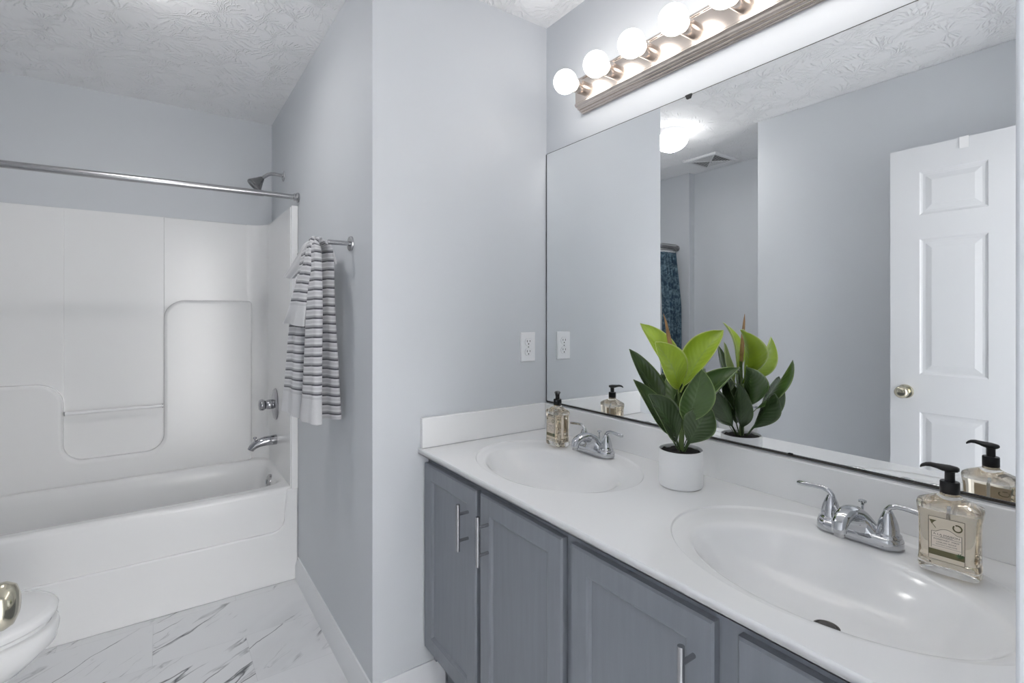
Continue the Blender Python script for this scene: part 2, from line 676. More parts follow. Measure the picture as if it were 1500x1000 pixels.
bm = BM()
prism(bm, [(XT - a, z) for a, z in base_profile()], 'y', YE - 0.0145, YT - 0.0095)
struct('baseboard_towel', bm, M_TRIM, angle=25)
bm = BM()
prism(bm, [(YE - a, z) for a, z in base_profile()], 'x', XT - 0.0145, 0.81)
struct('baseboard_end', bm, M_TRIM, angle=25)
bm = BM()
prism(bm, [(XO + a, z) for a, z in base_profile()], 'y', YF + 0.018, YO + 0.0145)
struct('baseboard_opposite', bm, M_TRIM, angle=25)
bm = BM()
prism(bm, [(XL + a, z) for a, z in base_profile()], 'y', YO, 2.49)
struct('baseboard_left', bm, M_TRIM, angle=25)


# ------------------------------------------------------------------ the open door
def door_face(bm, x, sx, y0, y1, z0, z1, panels):
    """a door face in the plane x, raised panels sunk behind it; sx = outward direction"""
    ys = sorted({y0, y1} | {p[0] for p in panels} | {p[1] for p in panels})
    zs = sorted({z0, z1} | {p[2] for p in panels} | {p[3] for p in panels})
    cache = {}

    def vert(a, y, z):
        k = (round(a, 5), round(y, 5), round(z, 5))
        if k not in cache:
            cache[k] = bm.verts.new(k)
        return cache[k]
    for i in range(len(ys) - 1):
        for j in range(len(zs) - 1):
            a, b_, c, d = ys[i], ys[i + 1], zs[j], zs[j + 1]
            if any(abs(a - p[0]) < 1e-6 and abs(c - p[2]) < 1e-6 for p in panels):
                steps = [(0, 0), (0.005, -0.0035), (0.011, -0.0052), (0.020, -0.0052), (0.042, -0.0012)]
                prev = None
                for ins, dep in steps:
                    X = x + sx * dep
                    r = [vert(X, a + ins, c + ins), vert(X, b_ - ins, c + ins), vert(X, b_ - ins, d - ins), vert(X, a + ins, d - ins)]
                    if prev:
                        for k in range(4):
                            bm.faces.new((prev[k], prev[(k + 1) % 4], r[(k + 1) % 4], r[k]))
                    prev = r
                bm.faces.new(prev)
            else:
                bm.faces.new((vert(x, a, c), vert(x, b_, c), vert(x, b_, d), vert(x, a, d)))


Y0, Y1 = 0.108, 0.880
pan = []
for pz in ((0.215, 0.864), (1.029, 1.624), (1.729, 1.919)):
    pan.append((Y1 - 0.108 - 0.225, Y1 - 0.108, pz[0], pz[1]))
    pan.append((Y0 + 0.106, Y0 + 0.106 + 0.225, pz[0], pz[1]))
bm = BM()
door_face(bm, 0.0175, 1, Y0, Y1, 0.012, 2.03, pan)
door_face(bm, -0.0175, -1, Y0, Y1, 0.012, 2.03, pan)
for q in (((Y0, 0.012), (Y1, 0.012)), ((Y1, 0.012), (Y1, 2.03)), ((Y1, 2.03), (Y0, 2.03)), ((Y0, 2.03), (Y0, 0.012))):
    (a, b_), (c, d) = q
    bm.faces.new([bm.verts.new(p) for p in ((0.0175, a, b_), (0.0175, c, d), (-0.0175, c, d), (-0.0175, a, b_))])
bmesh.ops.remove_doubles(bm, verts=bm.verts, dist=0.0002)
door = struct('door_1', bm, M_DOORP, flat=True)
door.location = (-0.2175, 0, 0)
for s in (1, -1):
    bm = BM()
    k = (0.0175 * s, 0.823, 0.948)
    lathe(bm, [(0.031, 0), (0.031, 0.003), (0.028, 0.008), (0.013, 0.011), (0.010, 0.026), (0.014, 0.031), (0.022, 0.037), (0.0265, 0.045), (0.0265, 0.052), (0.022, 0.060), (0.012, 0.064), (0.0, 0.0645)], k, (s, 0, 0), 32)
    obj('door_knob', bm, M_BRASS, door)
bm = BM()
box(bm, -0.012, 0.012, Y1 - 0.0005, Y1 + 0.0015, 0.92, 0.977)
obj('latch_plate', bm, M_BRASS, door)
for z in (0.25, 1.05, 1.80):
    bm = BM()
    tube(bm, [(0.0175, Y0 - 0.006, z - 0.045), (0.0175, Y0 - 0.006, z + 0.045)], 0.006, 12)
    obj('hinge', bm, M_BRASS, door)
# the hook over the top of the door
bm = BM()
hp = [(-0.0195, 1.985), (-0.0195, 2.0315), (0.0195, 2.0315), (0.0195, 1.985), (0.021, 1.985), (0.021, 2.033), (-0.021, 2.033), (-0.021, 1.985)]
prism(bm, [(a - 0.2175, z) for a, z in hp], 'y', 0.607, 0.637)
tag(obj('over_door_hook', bm, M_WHITEP, bevel=0.0005), 'small white hook bracket clipped over the top edge of the open door', 'hook')

# ------------------------------------------------------------------ vanity cabinet
CX = 0.753    # face frame
van = thing('vanity_cabinet', 'long grey stained vanity cabinet with four doors under the white double sink top', 'cabinet', (1.0, 0.82, 0))
VY0, VY1 = 0.0945, 1.5665


def L_(x, y, z):      # world to vanity space
    return (x - 1.0, y - 0.82, z)


bm = BM()
box(bm, CX + 0.02 - 1.0, XW - 0.002 - 1.0, VY0 - 0.82, VY0 + 0.018 - 0.82, 0.0, 0.81)
box(bm, CX + 0.02 - 1.0, XW - 0.002 - 1.0, VY1 - 0.018 - 0.82, VY1 - 0.82, 0.105, 0.81)
box(bm, CX + 0.02 - 1.0, XW - 0.02 - 1.0, VY0 + 0.018 - 0.82, VY1 - 0.018 - 0.82, 0.14, 0.156)
box(bm, XW - 0.02 - 1.0, XW - 0.002 - 1.0, VY0 + 0.018 - 0.82, VY1 - 0.018 - 0.82, 0.10, 0.70)
obj('carcass', bm, M_CAB, van)
bm = BM()
dr = [(1.223, 1.560), (0.851, 1.201), (0.477, 0.822), (0.100, 0.436)]
fz0, fz1 = 0.15, 0.8195
box(bm, CX - 1.0, CX + 0.02 - 1.0, VY0 - 0.82, VY1 - 0.82, 0.755, fz1)
box(bm, CX - 1.0, CX + 0.02 - 1.0, VY0 - 0.82, VY1 - 0.82, fz0, 0.20)
for a, b_ in ((VY1 - 0.035, VY1), (1.182, 1.242), (0.801, 0.872), (0.416, 0.497), (VY0, VY0 + 0.035)):
    box(bm, CX - 1.0, CX + 0.02 - 1.0, a - 0.82, b_ - 0.82, 0.20, 0.755)
obj('face_frame', bm, M_CAB, van)
bm = BM()
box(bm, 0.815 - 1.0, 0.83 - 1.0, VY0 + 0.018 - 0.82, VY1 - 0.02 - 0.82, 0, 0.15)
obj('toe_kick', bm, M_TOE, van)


def cab_door(y0, y1, hy):
    z0, z1 = 0.168, 0.79
    xb, xf = CX - 0.0005 - 1.0, 0.734 - 1.0
    y0 -= 0.82
    y1 -= 0.82
    s = 0.058
    bm = BM()
    # outer rim with eased edge, inner edge bevel, recessed flat panel
    R = []
    for ins, x in ((0, xb), (0, xf + 0.004), (0.004, xf), (s - 0.009, xf), (s - 0.004, xf + 0.003), (s, xf + 0.0085)):
        R.append([(x, y0 + ins, z0 + ins), (x, y1 - ins, z0 + ins), (x, y1 - ins, z1 - ins), (x, y0 + ins, z1 - ins)])
    loft(bm, R, cap=True)
    d = obj('door', bm, M_CAB, van, flat=True)
    bm = BM()
    hy -= 0.82
    hx = 0.700 - 1.0
    tube(bm, [(hx, hy, 0.612), (hx, hy, 0.746)], 0.006, 14)
    for z in (0.641, 0.717):
        tube(bm, [(hx, hy, z), (xf + 0.002, hy, z)], 0.0045, 12)
    obj('handle', bm, M_STEEL, d)
    return d


for (a, b_), hy in zip(dr, (1.265, 1.156, 0.513, 0.400)):
    cab_door(a, b_, hy)

# ------------------------------------------------------------------ counter top with two basins
top = thing('countertop', 'glossy white one piece vanity top with two oval sinks and backsplash', 'countertop', (1.0, 0.82, CT))
SK = [(0.991, 1.180), (0.991, 0.418)]
OA, OB = 0.222, 0.292       # outer ring semi axes (x, y)
CX0, CX1, CY0, CY1 = 0.715, XW - 0.001, 0.094, YE - 0.0005
NSEG = 96
bm = BM()


def outer_edge(k, h):
    pass


def slab_top():
    x0, x1, y0, y1 = CX0 - 1.0, CX1 - 1.0, CY0 - 0.82, CY1 - 0.82
    ym = 0.799 - 0.82
    mid = {}
    for (sx, sy), (a, b_) in zip(SK, ((ym, y1), (y0, ym))):
        cx, cy_ = sx - 1.0, sy - 0.82
        E, Rr = [], []
        for k in range(NSEG):
            t = 2 * PI * k / NSEG
            dx, dy = math.cos(t), math.sin(t)
            E.append(bm.verts.new((cx + OA * dx, cy_ + OB * dy, 0)))
            sc_ = min(((x1 if dx > 0 else x0) - cx) / dx if abs(dx) > 1e-9 else 1e9, ((b_ if dy > 0 else a) - cy_) / dy if abs(dy) > 1e-9 else 1e9)
            Rr.append(bm.verts.new((cx + dx * sc_, cy_ + dy * sc_, 0)))
        for k in range(NSEG):
            j = (k + 1) % NSEG
            bm.faces.new((E[k], E[j], Rr[j], Rr[k]))
        # corners of the rectangle
        for qx, qy in ((x0, a), (x1, a), (x0, b_), (x1, b_)):
            best = sorted(range(NSEG), key=lambda k: (Rr[k].co.x - qx) ** 2 + (Rr[k].co.y - qy) ** 2)
            c = bm.verts.new((qx, qy, 0))
            i = best[0]
            j = next(n for n in best[1:4] if n in ((i + 1) % NSEG, (i - 1) % NSEG) and (abs(Rr[n].co.x - Rr[i].co.x) > 1e-6 and abs(Rr[n].co.y - Rr[i].co.y) > 1e-6))
            bm.faces.new((Rr[i], c, Rr[j]))


slab_top()
x0, x1, y0, y1 = CX0 - 1.0, CX1 - 1.0, CY0 - 0.82, CY1 - 0.82
h = 0.018
P = [(x0, y0), (x1, y0), (x1, y1), (x0, y1)]
for i in range(4):
    (a, b_), (c, d) = P[i], P[(i + 1) % 4]
    bm.faces.new([bm.verts.new(p) for p in ((a, b_, 0), (c, d, 0), (c, d, -h), (a, b_, -h))])
box(bm, x0 + 0.0, x0 + 0.03, y0, y1, -h, -h + 0.002)
bmesh.ops.remove_doubles(bm, verts=bm.verts, dist=0.0002)
obj('slab', bm, M_COUNT, top, angle=35)

BCX, BCY = -0.036, -0.012    # bowl offset inside the ring
for sx, sy in SK:
    bm = BM()
    cx, cy_ = sx - 1.0, sy - 0.82
    prof = [  # blend from ring (0) to bowl, bowl scale, depth
        (0.0, 1.0, 0.0), (0.018, 1.0, -0.0004), (0.040, 1.0, -0.0022), (0.065, 1.0, -0.0034), (0.10, 1.0, -0.0038), (0.40, 1.0, -0.0048), (0.78, 1.0, -0.0065), (0.92, 1.0, -0.0088),
        (1.0, 1.0, -0.0130), (1.0, 0.97, -0.0190), (1.0, 0.93, -0.0290), (1.0, 0.88, -0.0420), (1.0, 0.80, -0.0590), (1.0, 0.70, -0.0740), (1.0, 0.58, -0.0860), (1.0, 0.44, -0.0950), (1.0, 0.30, -0.1005), (1.0, 0.17, -0.1035), (1.0, 0.09, -0.1050)]
    IA, IB = 0.158, 0.238
    rings = []
    for bl, s, z in prof:
        r = []
        for k in range(NSEG):
            t = 2 * PI * k / NSEG
            ax = OA * (1 - bl) + IA * bl * s
            ay = OB * (1 - bl) + IB * bl * s
            ox = BCX * bl * (1 if s > 0.99 else 1) + 0.012 * (1 - s)
            r.append((cx + ox + ax * math.cos(t), cy_ + BCY * bl + ay * math.sin(t), z))
        rings.append(r)
    R = loft(bm, rings, cap=False)
    bm.faces.new(R[-1])
    bs = obj('basin', bm, M_COUNT, top, angle=60)
    bm = BM()
    dc = (cx + BCX + 0.013, cy_ + BCY, -0.1048)
    lathe(bm, [(0.0, 0.0), (0.021, 0.0), (0.021, 0.0012), (0.018, 0.0022), (0.015, 0.0008), (0.0135, 0.0030), (0.0, 0.0036)], dc, seg=32, cap=False)
    obj('drain', bm, M_DARKSTEEL, bs)
# backsplashes: the long one along the mirror wall and the short one on the end wall
bm = BM()
box(bm, XW - 0.021 - 1.0, XW - 0.0008 - 1.0, CY0 - 0.82, CY1 - 0.82 - 0.001, -0.001, 0.099)
obj('backsplash', bm, M_COUNT, top, bevel=0.003)
bm = BM()
box(bm, 0.722 - 1.0, XW - 0.0212 - 1.0, CY1 - 0.019 - 0.82, CY1 - 0.82, 0.0006, 0.102)
obj('side_splash', bm, M_COUNT, top, bevel=0.003)
bm = BM()
tube(bm, [(0.722 - 1.0, CY1 - 0.0192 - 0.82, 0.0008), (XW - 0.022 - 1.0, CY1 - 0.0192 - 0.82, 0.0008)], 0.0012, 6)
obj('caulk_line', bm, M_GREYP, top)


# ------------------------------------------------------------------ faucets
def faucet():
    t = thing('faucet', '', 'faucet')
    # local: forward = -x, z up
    bm = BM()
    rings = []
    for w_, l_, z in ((0.0265, 0.0755, 0.0), (0.0275, 0.0765, 0.002), (0.0275, 0.0765, 0.012), (0.0260, 0.0750, 0.017), (0.0225, 0.0715, 0.020), (0.018, 0.067, 0.0208)):
        s = l_ - w_
        rings.append([(w_ * math.sin(math.radians(a)), s + w_ * math.cos(math.radians(a)), z) for a in range(-90, 91, 10)] + [(w_ * math.sin(math.radians(a)), -s + w_ * math.cos(math.radians(a)), z) for a in range(90, 271, 10)])
    loft(bm, rings)
    obj('base', bm, M_CHROME, t, angle=50)
    bm = BM()
    sec = [  # forward, z, half width(y), half thickness, tilt of the section from horizontal (deg)
        (0.001, 0.012, 0.052, 0.0245, 0), (0.003, 0.022, 0.042, 0.0225, 6), (0.006, 0.034, 0.032, 0.0195, 18), (0.013, 0.046, 0.0235, 0.0165, 40), (0.026, 0.055, 0.0185, 0.0140, 65),
        (0.044, 0.059, 0.0165, 0.0125, 84), (0.062, 0.058, 0.0155, 0.0118, 98), (0.077, 0.053, 0.0148, 0.0112, 118), (0.086, 0.045, 0.0138, 0.0108, 150), (0.088, 0.036, 0.0125, 0.0105, 176), (0.088, 0.031, 0.0122, 0.0105, 180)]
    rings = []
    for f_, z, wy, th_, tl in sec:
        a = math.radians(tl)
        ux, uz = math.cos(a), -math.sin(a)      # thickness direction in (back, up)
        r = []
        for k in range(24):
            q = 2 * PI * k / 24
            c_, s_ = math.cos(q), math.sin(q)
            c_ = math.copysign(abs(c_) ** 0.8, c_)
            s_ = math.copysign(abs(s_) ** 0.8, s_)
            r.append((-f_ + ux * th_ * c_, wy * s_, z - uz * th_ * c_ * 1.0))
        rings.append(r)
    loft(bm, rings)
    sp = obj('spout', bm, M_CHROME, t, angle=70)
    bm = BM()
    lathe(bm, [(0.0098, 0), (0.0098, 0.007), (0.0085, 0.008)], (-0.088, 0, 0.0235), seg=24)
    obj('aerator', bm, M_STEEL, sp)
    for s in (1, -1):
        bm = BM()
        lathe(bm, [(0.0225, 0.0), (0.0225, 0.004), (0.0205, 0.006), (0.0185, 0.0075), (0.0180, 0.016), (0.0158, 0.027), (0.0122, 0.037), (0.0088, 0.0445), (0.0065, 0.049), (0.0, 0.0515)], (0, 0.051 * s, 0.0195), seg=32)
        hd = obj('handle', bm, M_CHROME, t, angle=50)
        bm = BM()
        pts = [(0, 0.047 * s, 0.058), (0, 0.049 * s, 0.069), (0.0, 0.055 * s, 0.0765), (0, 0.066 * s, 0.0805), (0, 0.082 * s, 0.0805), (0, 0.100 * s, 0.0785), (0, 0.116 * s, 0.0775), (0, 0.119 * s, 0.0772)]
        tube(bm, pts, [0.0062, 0.0054, 0.0050, 0.0048, 0.0048, 0.0052, 0.0055, 0.004], 14)
        obj('lever', bm, M_CHROME, hd, angle=60)
    bm = BM()
    tube(bm, [(0.020, 0, 0.018), (0.020, 0, 0.062)], 0.0022, 10)
    lathe(bm, [(0.003, 0), (0.0035, 0.003), (0.0075, 0.006), (0.0075, 0.009), (0.004, 0.0105)], (0.020, 0, 0.060), seg=18)
    obj('lift_rod', bm, M_CHROME, t)
    return t


f1 = faucet()
f1.location = (1.168, 1.187, CT - 0.0016)
tag(f1, 'chrome two handle faucet at the far sink, left of the potted plant', 'faucet', 'chrome two handle faucets')
f2 = copy_tree(f1)
f2.location = (1.165, 0.429, CT - 0.0016)
tag(f2, 'chrome two handle faucet at the near sink, right of the potted plant', 'faucet', 'chrome two handle faucets')


# ------------------------------------------------------------------ soap bottles
def text_mesh(name, body, size, m, parent, loc, width=None):
    c = bpy.data.curves.new(name, 'FONT')
    c.body = body
    c.size = size
    c.align_x = 'CENTER'
    c.align_y = 'CENTER'
    c.extrude = 0.00008
    o = bpy.data.objects.new(name, c)
    col.objects.link(o)
    bpy.context.view_layer.update()
    me = bpy.data.meshes.new_from_object(o.evaluated_get(bpy.context.evaluated_depsgraph_get()))
    bpy.data.objects.remove(o)
    me.name = name
    # stand it up: text x -> -y, text y -> z, facing -x
    k = 1.0
    if width:
        xs = [v.co.x for v in me.vertices]
        k = width / (max(xs) - min(xs))
    for v in me.vertices:
        x, y, z = v.co
        v.co = (-z, -x * k, y)
    me.materials.clear()
    me.materials.append(m)
    o = bpy.data.objects.new(name, me)
    col.objects.link(o)
    o.location = loc
    o.parent = parent
    return o


def rrect(hx, hy, n=2.0, cnt=40):
    """superellipse outline"""
    r = []
    for k in range(cnt):
        t = 2 * PI * k / cnt
        c, s = math.cos(t), math.sin(t)
        r.append((hx * math.copysign(abs(c) ** (2 / n), c), hy * math.copysign(abs(s) ** (2 / n), s)))
    return r


def soap_bottle(pump_angle):
    t = thing('soap_bottle', '', 'soap bottle')
    # wide face along y, label faces -x
    def shell(d, z0, zt):
        out = []
        for hx, hy, z, n in ((0.0255, 0.0405, 0.0, 4.2), (0.0275, 0.0425, 0.004, 4.2), (0.0280, 0.0430, 0.012, 4.2), (0.0265, 0.0415, 0.022, 4.2), (0.0262, 0.0410, 0.060, 4.2), (0.0270, 0.0420, 0.095, 4.0), (0.0285, 0.0445, 0.108, 3.8), (0.0290, 0.0452, 0.114, 3.6), (0.0280, 0.0440, 0.119, 3.2), (0.0225, 0.0350, 0.124, 2.6), (0.0165, 0.0210, 0.130, 2.1), (0.0135, 0.0140, 0.134, 2.0), (0.0130, 0.0130, 0.140, 2.0)):
            if z < z0 or z > zt:
                continue
            out.append([(a, b_, z) for a, b_ in rrect(max(hx - d, 0.003), max(hy - d, 0.003), n, 48)])
        return out
    bm = BM()
    outer = shell(0, 0, 1)
    loft(bm, outer)
    obj('bottle', bm, M_GLASS, t, angle=60)
    bm = BM()
    inner = shell(0.0028, 0.012, 0.110)
    first = [(a * 0.93, b_ * 0.93, 0.0135) for a, b_, z in inner[0]]
    inner = [first] + [[(a, b_, max(z, 0.017)) for a, b_, z in r] for r in inner]
    loft(bm, inner)
    obj('liquid_soap', bm, M_SOAP, t, angle=60)
    # label on the front
    xl = -0.0290
    bm = BM()
    lab = []
    for z in (0.026, 0.094):
        lab.append(z)
    box(bm, xl - 0.0003, xl, -0.0245, 0.0245, 0.024, 0.099)
    lb = obj('label', bm, M_LABEL, t, flat=True)
    xi = xl - 0.0004
    bm = BM()
    poly = [(-0.0195, 0.045), (0.0195, 0.045), (0.0195, 0.0735)] + [(0.0195 - 0.039 * k / 12, 0.0735 + 0.0065 * max(0, math.sin(PI * (k - 2) / 8)) if 2 <= k <= 10 else 0.0735) for k in range(1, 12)] + [(-0.0195, 0.0735)]
    prism(bm, poly, 'x', xi - 0.0001, xi)
    obj('label_panel', bm, M_LABELIN, lb, flat=True)
    bm = BM()
    box(bm, xi - 0.0002, xi, -0.0235, 0.0235, 0.0325, 0.0425)
    obj('label_band', bm, M_OLIVE, lb, flat=True)
    bm = BM()
    e = 0.0007
    for a, b_, c, d in ((-0.0242, 0.0242, 0.0980, 0.0988), (-0.0242, 0.0242, 0.0242, 0.0249), (-0.0242, -0.0235, 0.0242, 0.0988), (0.0235, 0.0242, 0.0242, 0.0988)):
        box(bm, xi - 0.0003, xi, a, b_, c, d)
    for k in range(14):                       # panel outline with its arched head
        def pz(q):
            return 0.0735 + 0.0065 * max(0.0, math.sin(PI * min(max((q - 2) / 10, 0), 1)))
        a, b_ = 0.020 - 0.040 * k / 14, 0.020 - 0.040 * (k + 1) / 14
        tube(bm, [(xi - 0.0002, a, pz(k)), (xi - 0.0002, b_, pz(k + 1))], 0.0003, 5)
    tube(bm, [(xi - 0.0002, 0.020, 0.0735), (xi - 0.0002, 0.020, 0.045)], 0.0003, 5)
    tube(bm, [(xi - 0.0002, -0.020, 0.0735), (xi - 0.0002, -0.020, 0.045)], 0.0003, 5)
    box(bm, xi - 0.0003, xi, -0.019, 0.019, 0.0645, 0.0649)
    box(bm, xi - 0.0003, xi, -0.019, 0.019, 0.0485, 0.0488)
    obj('label_frame', bm, M_INK, lb, flat=True)
    bm = BM()
    for k in range(26):                       # the ring mark at the upper right
        a, b_ = 2 * PI * k / 28 + 1.1, 2 * PI * (k + 1) / 28 + 1.1
        tube(bm, [(xi - 0.0003, -0.0145 + 0.0055 * math.cos(a), 0.086 + 0.0055 * math.sin(a)), (xi - 0.0003, -0.0145 + 0.0055 * math.cos(b_), 0.086 + 0.0055 * math.sin(b_))], 0.0011, 6)
    obj('label_ring', bm, M_OLIVE, lb, flat=True)
    bm = BM()
    prism(bm, [(0.023, 0.0925), (0.013, 0.0925), (0.0165, 0.0895), (0.0195, 0.085)], 'x', xi - 0.0003, xi)
    tube(bm, [(xi - 0.0003, 0.0195, 0.087), (xi - 0.0003, 0.014, 0.0795)], 0.0004, 5)
    obj('label_leaf', bm, M_OLIVE, lb, flat=True)
    bm = BM()
    for k in range(9):
        a = math.radians(20 + 40 * k)
        tube(bm, [(xi - 0.0005, -0.018 + 0.001 * math.cos(a), 0.0405 + 0.001 * math.sin(a)), (xi - 0.0005, -0.018 + 0.0052 * math.cos(a), 0.0405 + 0.0042 * math.sin(a))], 0.0006, 5)
    obj('label_sprig', bm, M_SPRIG, lb, flat=True)
    for body, size, z, wd in (('A LA MAISON', 0.0042, 0.0692, 0.035), ('de Provence', 0.0026, 0.0665, 0.016), ('ROSEMARY  MINT', 0.0030, 0.0608, 0.034), ('LIQUID SOAP', 0.0025, 0.0562, 0.026), ('SAVON LIQUIDE', 0.0022, 0.0522, 0.028)):
        text_mesh('label_text', body, size, M_INK, lb, (xi - 0.0003, 0, z), wd)
    # pump
    bm = BM()
    lathe(bm, [(0.0130, 0), (0.0138, 0.001), (0.0138, 0.019), (0.0130, 0.0205), (0.0075, 0.021)], (0, 0, 0.137), seg=36)
    cl = obj('pump_collar', bm, M_BLACK, t, angle=50)
    bm = BM()
    lathe(bm, [(0.0072, 0), (0.0072, 0.016), (0.0085, 0.018)], (0, 0, 0.157), seg=24)
    obj('pump_stem', bm, M_BLACK, t, angle=50)
    bm = BM()
    ca, sa = math.cos(pump_angle), math.sin(pump_angle)

    def q(f_, s_, z):
        return (f_ * ca - s_ * sa, f_ * sa + s_ * ca, z)
    rings = []
    for f_, hw, zt, zb in ((-0.013, 0.004, 0.182, 0.177), (-0.010, 0.0095, 0.184, 0.1745), (0.0, 0.011, 0.1855, 0.1735), (0.010, 0.0095, 0.1855, 0.174), (0.018, 0.0065, 0.1855, 0.1765), (0.026, 0.0052, 0.186, 0.178), (0.033, 0.0045, 0.1845, 0.1775), (0.038, 0.004, 0.1815, 0.175), (0.0405, 0.0036, 0.1785, 0.1735)):
        zc, hz = (zt + zb) / 2, (zt - zb) / 2
        rings.append([q(f_, hw * math.cos(2 * PI * k / 16), zc + hz * math.sin(2 * PI * k / 16)) for k in range(16)])
    loft(bm, rings)
    obj('pump_nozzle', bm, M_BLACK, t, angle=60)
    # dip tube seen through the soap
    bm = BM()
    tube(bm, [(0.0, 0.0, 0.018), (0.0, 0.0, 0.109)], 0.0028, 10)
    obj('dip_tube', bm, M_WHITEP, t)
    return t


b1 = soap_bottle(math.radians(228))
b1.location = (1.133, 1.335, CT + 0.0002)
b1.rotation_euler = (0, 0, math.radians(-4))
tag(b1, 'amber soap bottle with black pump in the far corner, beside the far faucet', 'soap bottle', 'pump soap bottles on the vanity top')
b2 = soap_bottle(math.radians(97))
b2.location = (1.134, 0.277, CT + 0.0002)
b2.rotation_euler = (0, 0, math.radians(5))
tag(b2, 'large amber soap bottle with black pump at the near end, right of the near faucet', 'soap bottle', 'pump soap bottles on the vanity top')

# ------------------------------------------------------------------ potted plant
plant = thing('potted_plant', 'lime and dark green rubber plant in a white cylinder pot between the two sinks', 'plant', (1.125, 0.825, CT + 0.0006), -YAW)
bm = BM()
lathe(bm, [(0.0, 0.0), (0.050, 0.0), (0.054, 0.002), (0.0555, 0.006), (0.0562, 0.094), (0.0555, 0.0965), (0.0535, 0.0965), (0.0525, 0.094), (0.0520, 0.080), (0.0, 0.080)], seg=64, cap=False)
obj('pot', bm, M_POT, plant, angle=50)
bm = BM()
rings = []
rr = random.Random(3)
for r_ in (0.0518, 0.045, 0.036, 0.026, 0.016, 0.007):
    rings.append([(r_ * math.cos(2 * PI * k / 28), r_ * math.sin(2 * PI * k / 28), 0.088 + rr.uniform(-0.002, 0.004) + (0.0518 - r_) * 0.08) for k in range(28)])
R = loft(bm, rings, cap=False)
bm.faces.new(R[-1])
obj('soil', bm, M_SOIL, plant)
bm = BM()
tube(bm, [(0, 0, 0.086), (0.002, -0.002, 0.14), (-0.003, 0.0, 0.20), (-0.008, 0.0, 0.27), (-0.012, 0, 0.31)], [0.0075, 0.0065, 0.0055, 0.005, 0.004], 12)
obj('stem', bm, M_STEM, plant)


def leaf(base, tip, W, m, up=(0, 0, 1), cup=0.35, bow=0.12, point=0.72, droop=0.0, pet=0.10, blunt=0.93):
    """base and tip relative to the plant axis; up = the way the upper face looks"""
    b_ = Vector(base)
    t_ = Vector(tip)
    d = t_ - b_
    Ln = d.length
    d.normalize()
    n = Vector(up)
    n = (n - d * n.dot(d)).normalized()
    s = d.cross(n)
    nl, nw = 22, 12
    bm = BM()
    uvl = bm.loops.layers.uv.new('UVMap')
    rows = []
    for i in range(nl + 1):
        u = i / nl
        # petiole then blade
        if u < pet:
            w_ = 0.0024
        else:
            q = (u - pet) / (1 - pet)
            w_ = max(W * (math.sin(PI * q ** point) ** 0.72) * (1 - 0.15 * q), 0.0016)
            if q > blunt:
                w_ = max(w_ * (1 - (q - blunt) / (1.02 - blunt)), 0.0006)
        c = b_ + d * Ln * u + n * (-bow * Ln * math.sin(PI * u)) + n * (-droop * Ln * max(0, u - 0.6) ** 2 * 2.5)
        row = []
        for j in range(nw + 1):
            v = -1 + 2 * j / nw
            a = cup * abs(v) ** 1.1
            rim = 0.04 * math.sin(u * 9 + j)
            row.append(bm.verts.new(c + s * (w_ * v * math.cos(a * 0.9)) + n * (w_ * abs(v) * math.sin(a) + w_ * rim * abs(v) ** 2)))
        rows.append(row)
    for i in range(nl):
        for j in range(nw):
            f_ = bm.faces.new((rows[i][j], rows[i][j + 1], rows[i + 1][j + 1], rows[i + 1][j]))
            for lp, (a, c2) in zip(f_.loops, ((j, i), (j + 1, i), (j + 1, i + 1), (j, i + 1))):
                lp[uvl].uv = (a / nw, c2 / nl)
    o = obj('leaf', bm, m, plant, angle=180)
    md = o.modifiers.new('solid', 'SOLIDIFY')
    md.thickness = 0.0011
    md.offset = 0
    md.use_rim = True
    return o


def Z(z):
    return z - CT


# crown: lime leaves
leaf((-0.006, 0.012, Z(1.115)), (-0.096, 0.045, Z(1.266)), 0.042, M_LIME, up=(0.45, -1, 0.30), cup=0.40, bow=-0.10, point=0.9)
leaf((-0.010, -0.014, Z(1.085)), (-0.094, -0.092, Z(1.222)), 0.050, M_LIME, up=(0.30, -1.0, 0.30), cup=0.38, bow=-0.10, point=1.15, blunt=0.97)
leaf((-0.002, -0.004, Z(1.085)), (0.118, 0.012, Z(1.248)), 0.054, M_LIME, up=(-0.50, -0.80, 0.50), cup=0.85, bow=-0.13, point=0.95)
leaf((0.004, 0.014, Z(1.080)), (0.088, 0.052, Z(1.212)), 0.034, M_PALE, up=(0.4, -1, 0.3), cup=0.3, bow=0.06)
# middle tier
leaf((-0.010, 0.010, Z(1.02)), (-0.122, 0.060, Z(1.195)), 0.038, M_DARKG, up=(0.4, -1.0, 0.5), cup=0.55, bow=0.05, pet=0.25)
leaf((0.000, -0.014, Z(0.985)), (0.004, -0.135, Z(1.160)), 0.050, M_MIDG, up=(0.0, -1.0, 0.35), cup=0.45, bow=-0.05, point=1.25, blunt=0.98, pet=0.18)
leaf((0.010, -0.010, Z(1.005)), (0.156, 0.000, Z(1.150)), 0.050, M_MIDG, up=(-0.55, -0.65, 0.70), cup=0.85, bow=-0.11)
leaf((0.003, 0.012, Z(1.00)), (0.045, 0.125, Z(1.165)), 0.048, M_MIDG, up=(-0.1, 1, 0.3), cup=0.4, bow=-0.05)
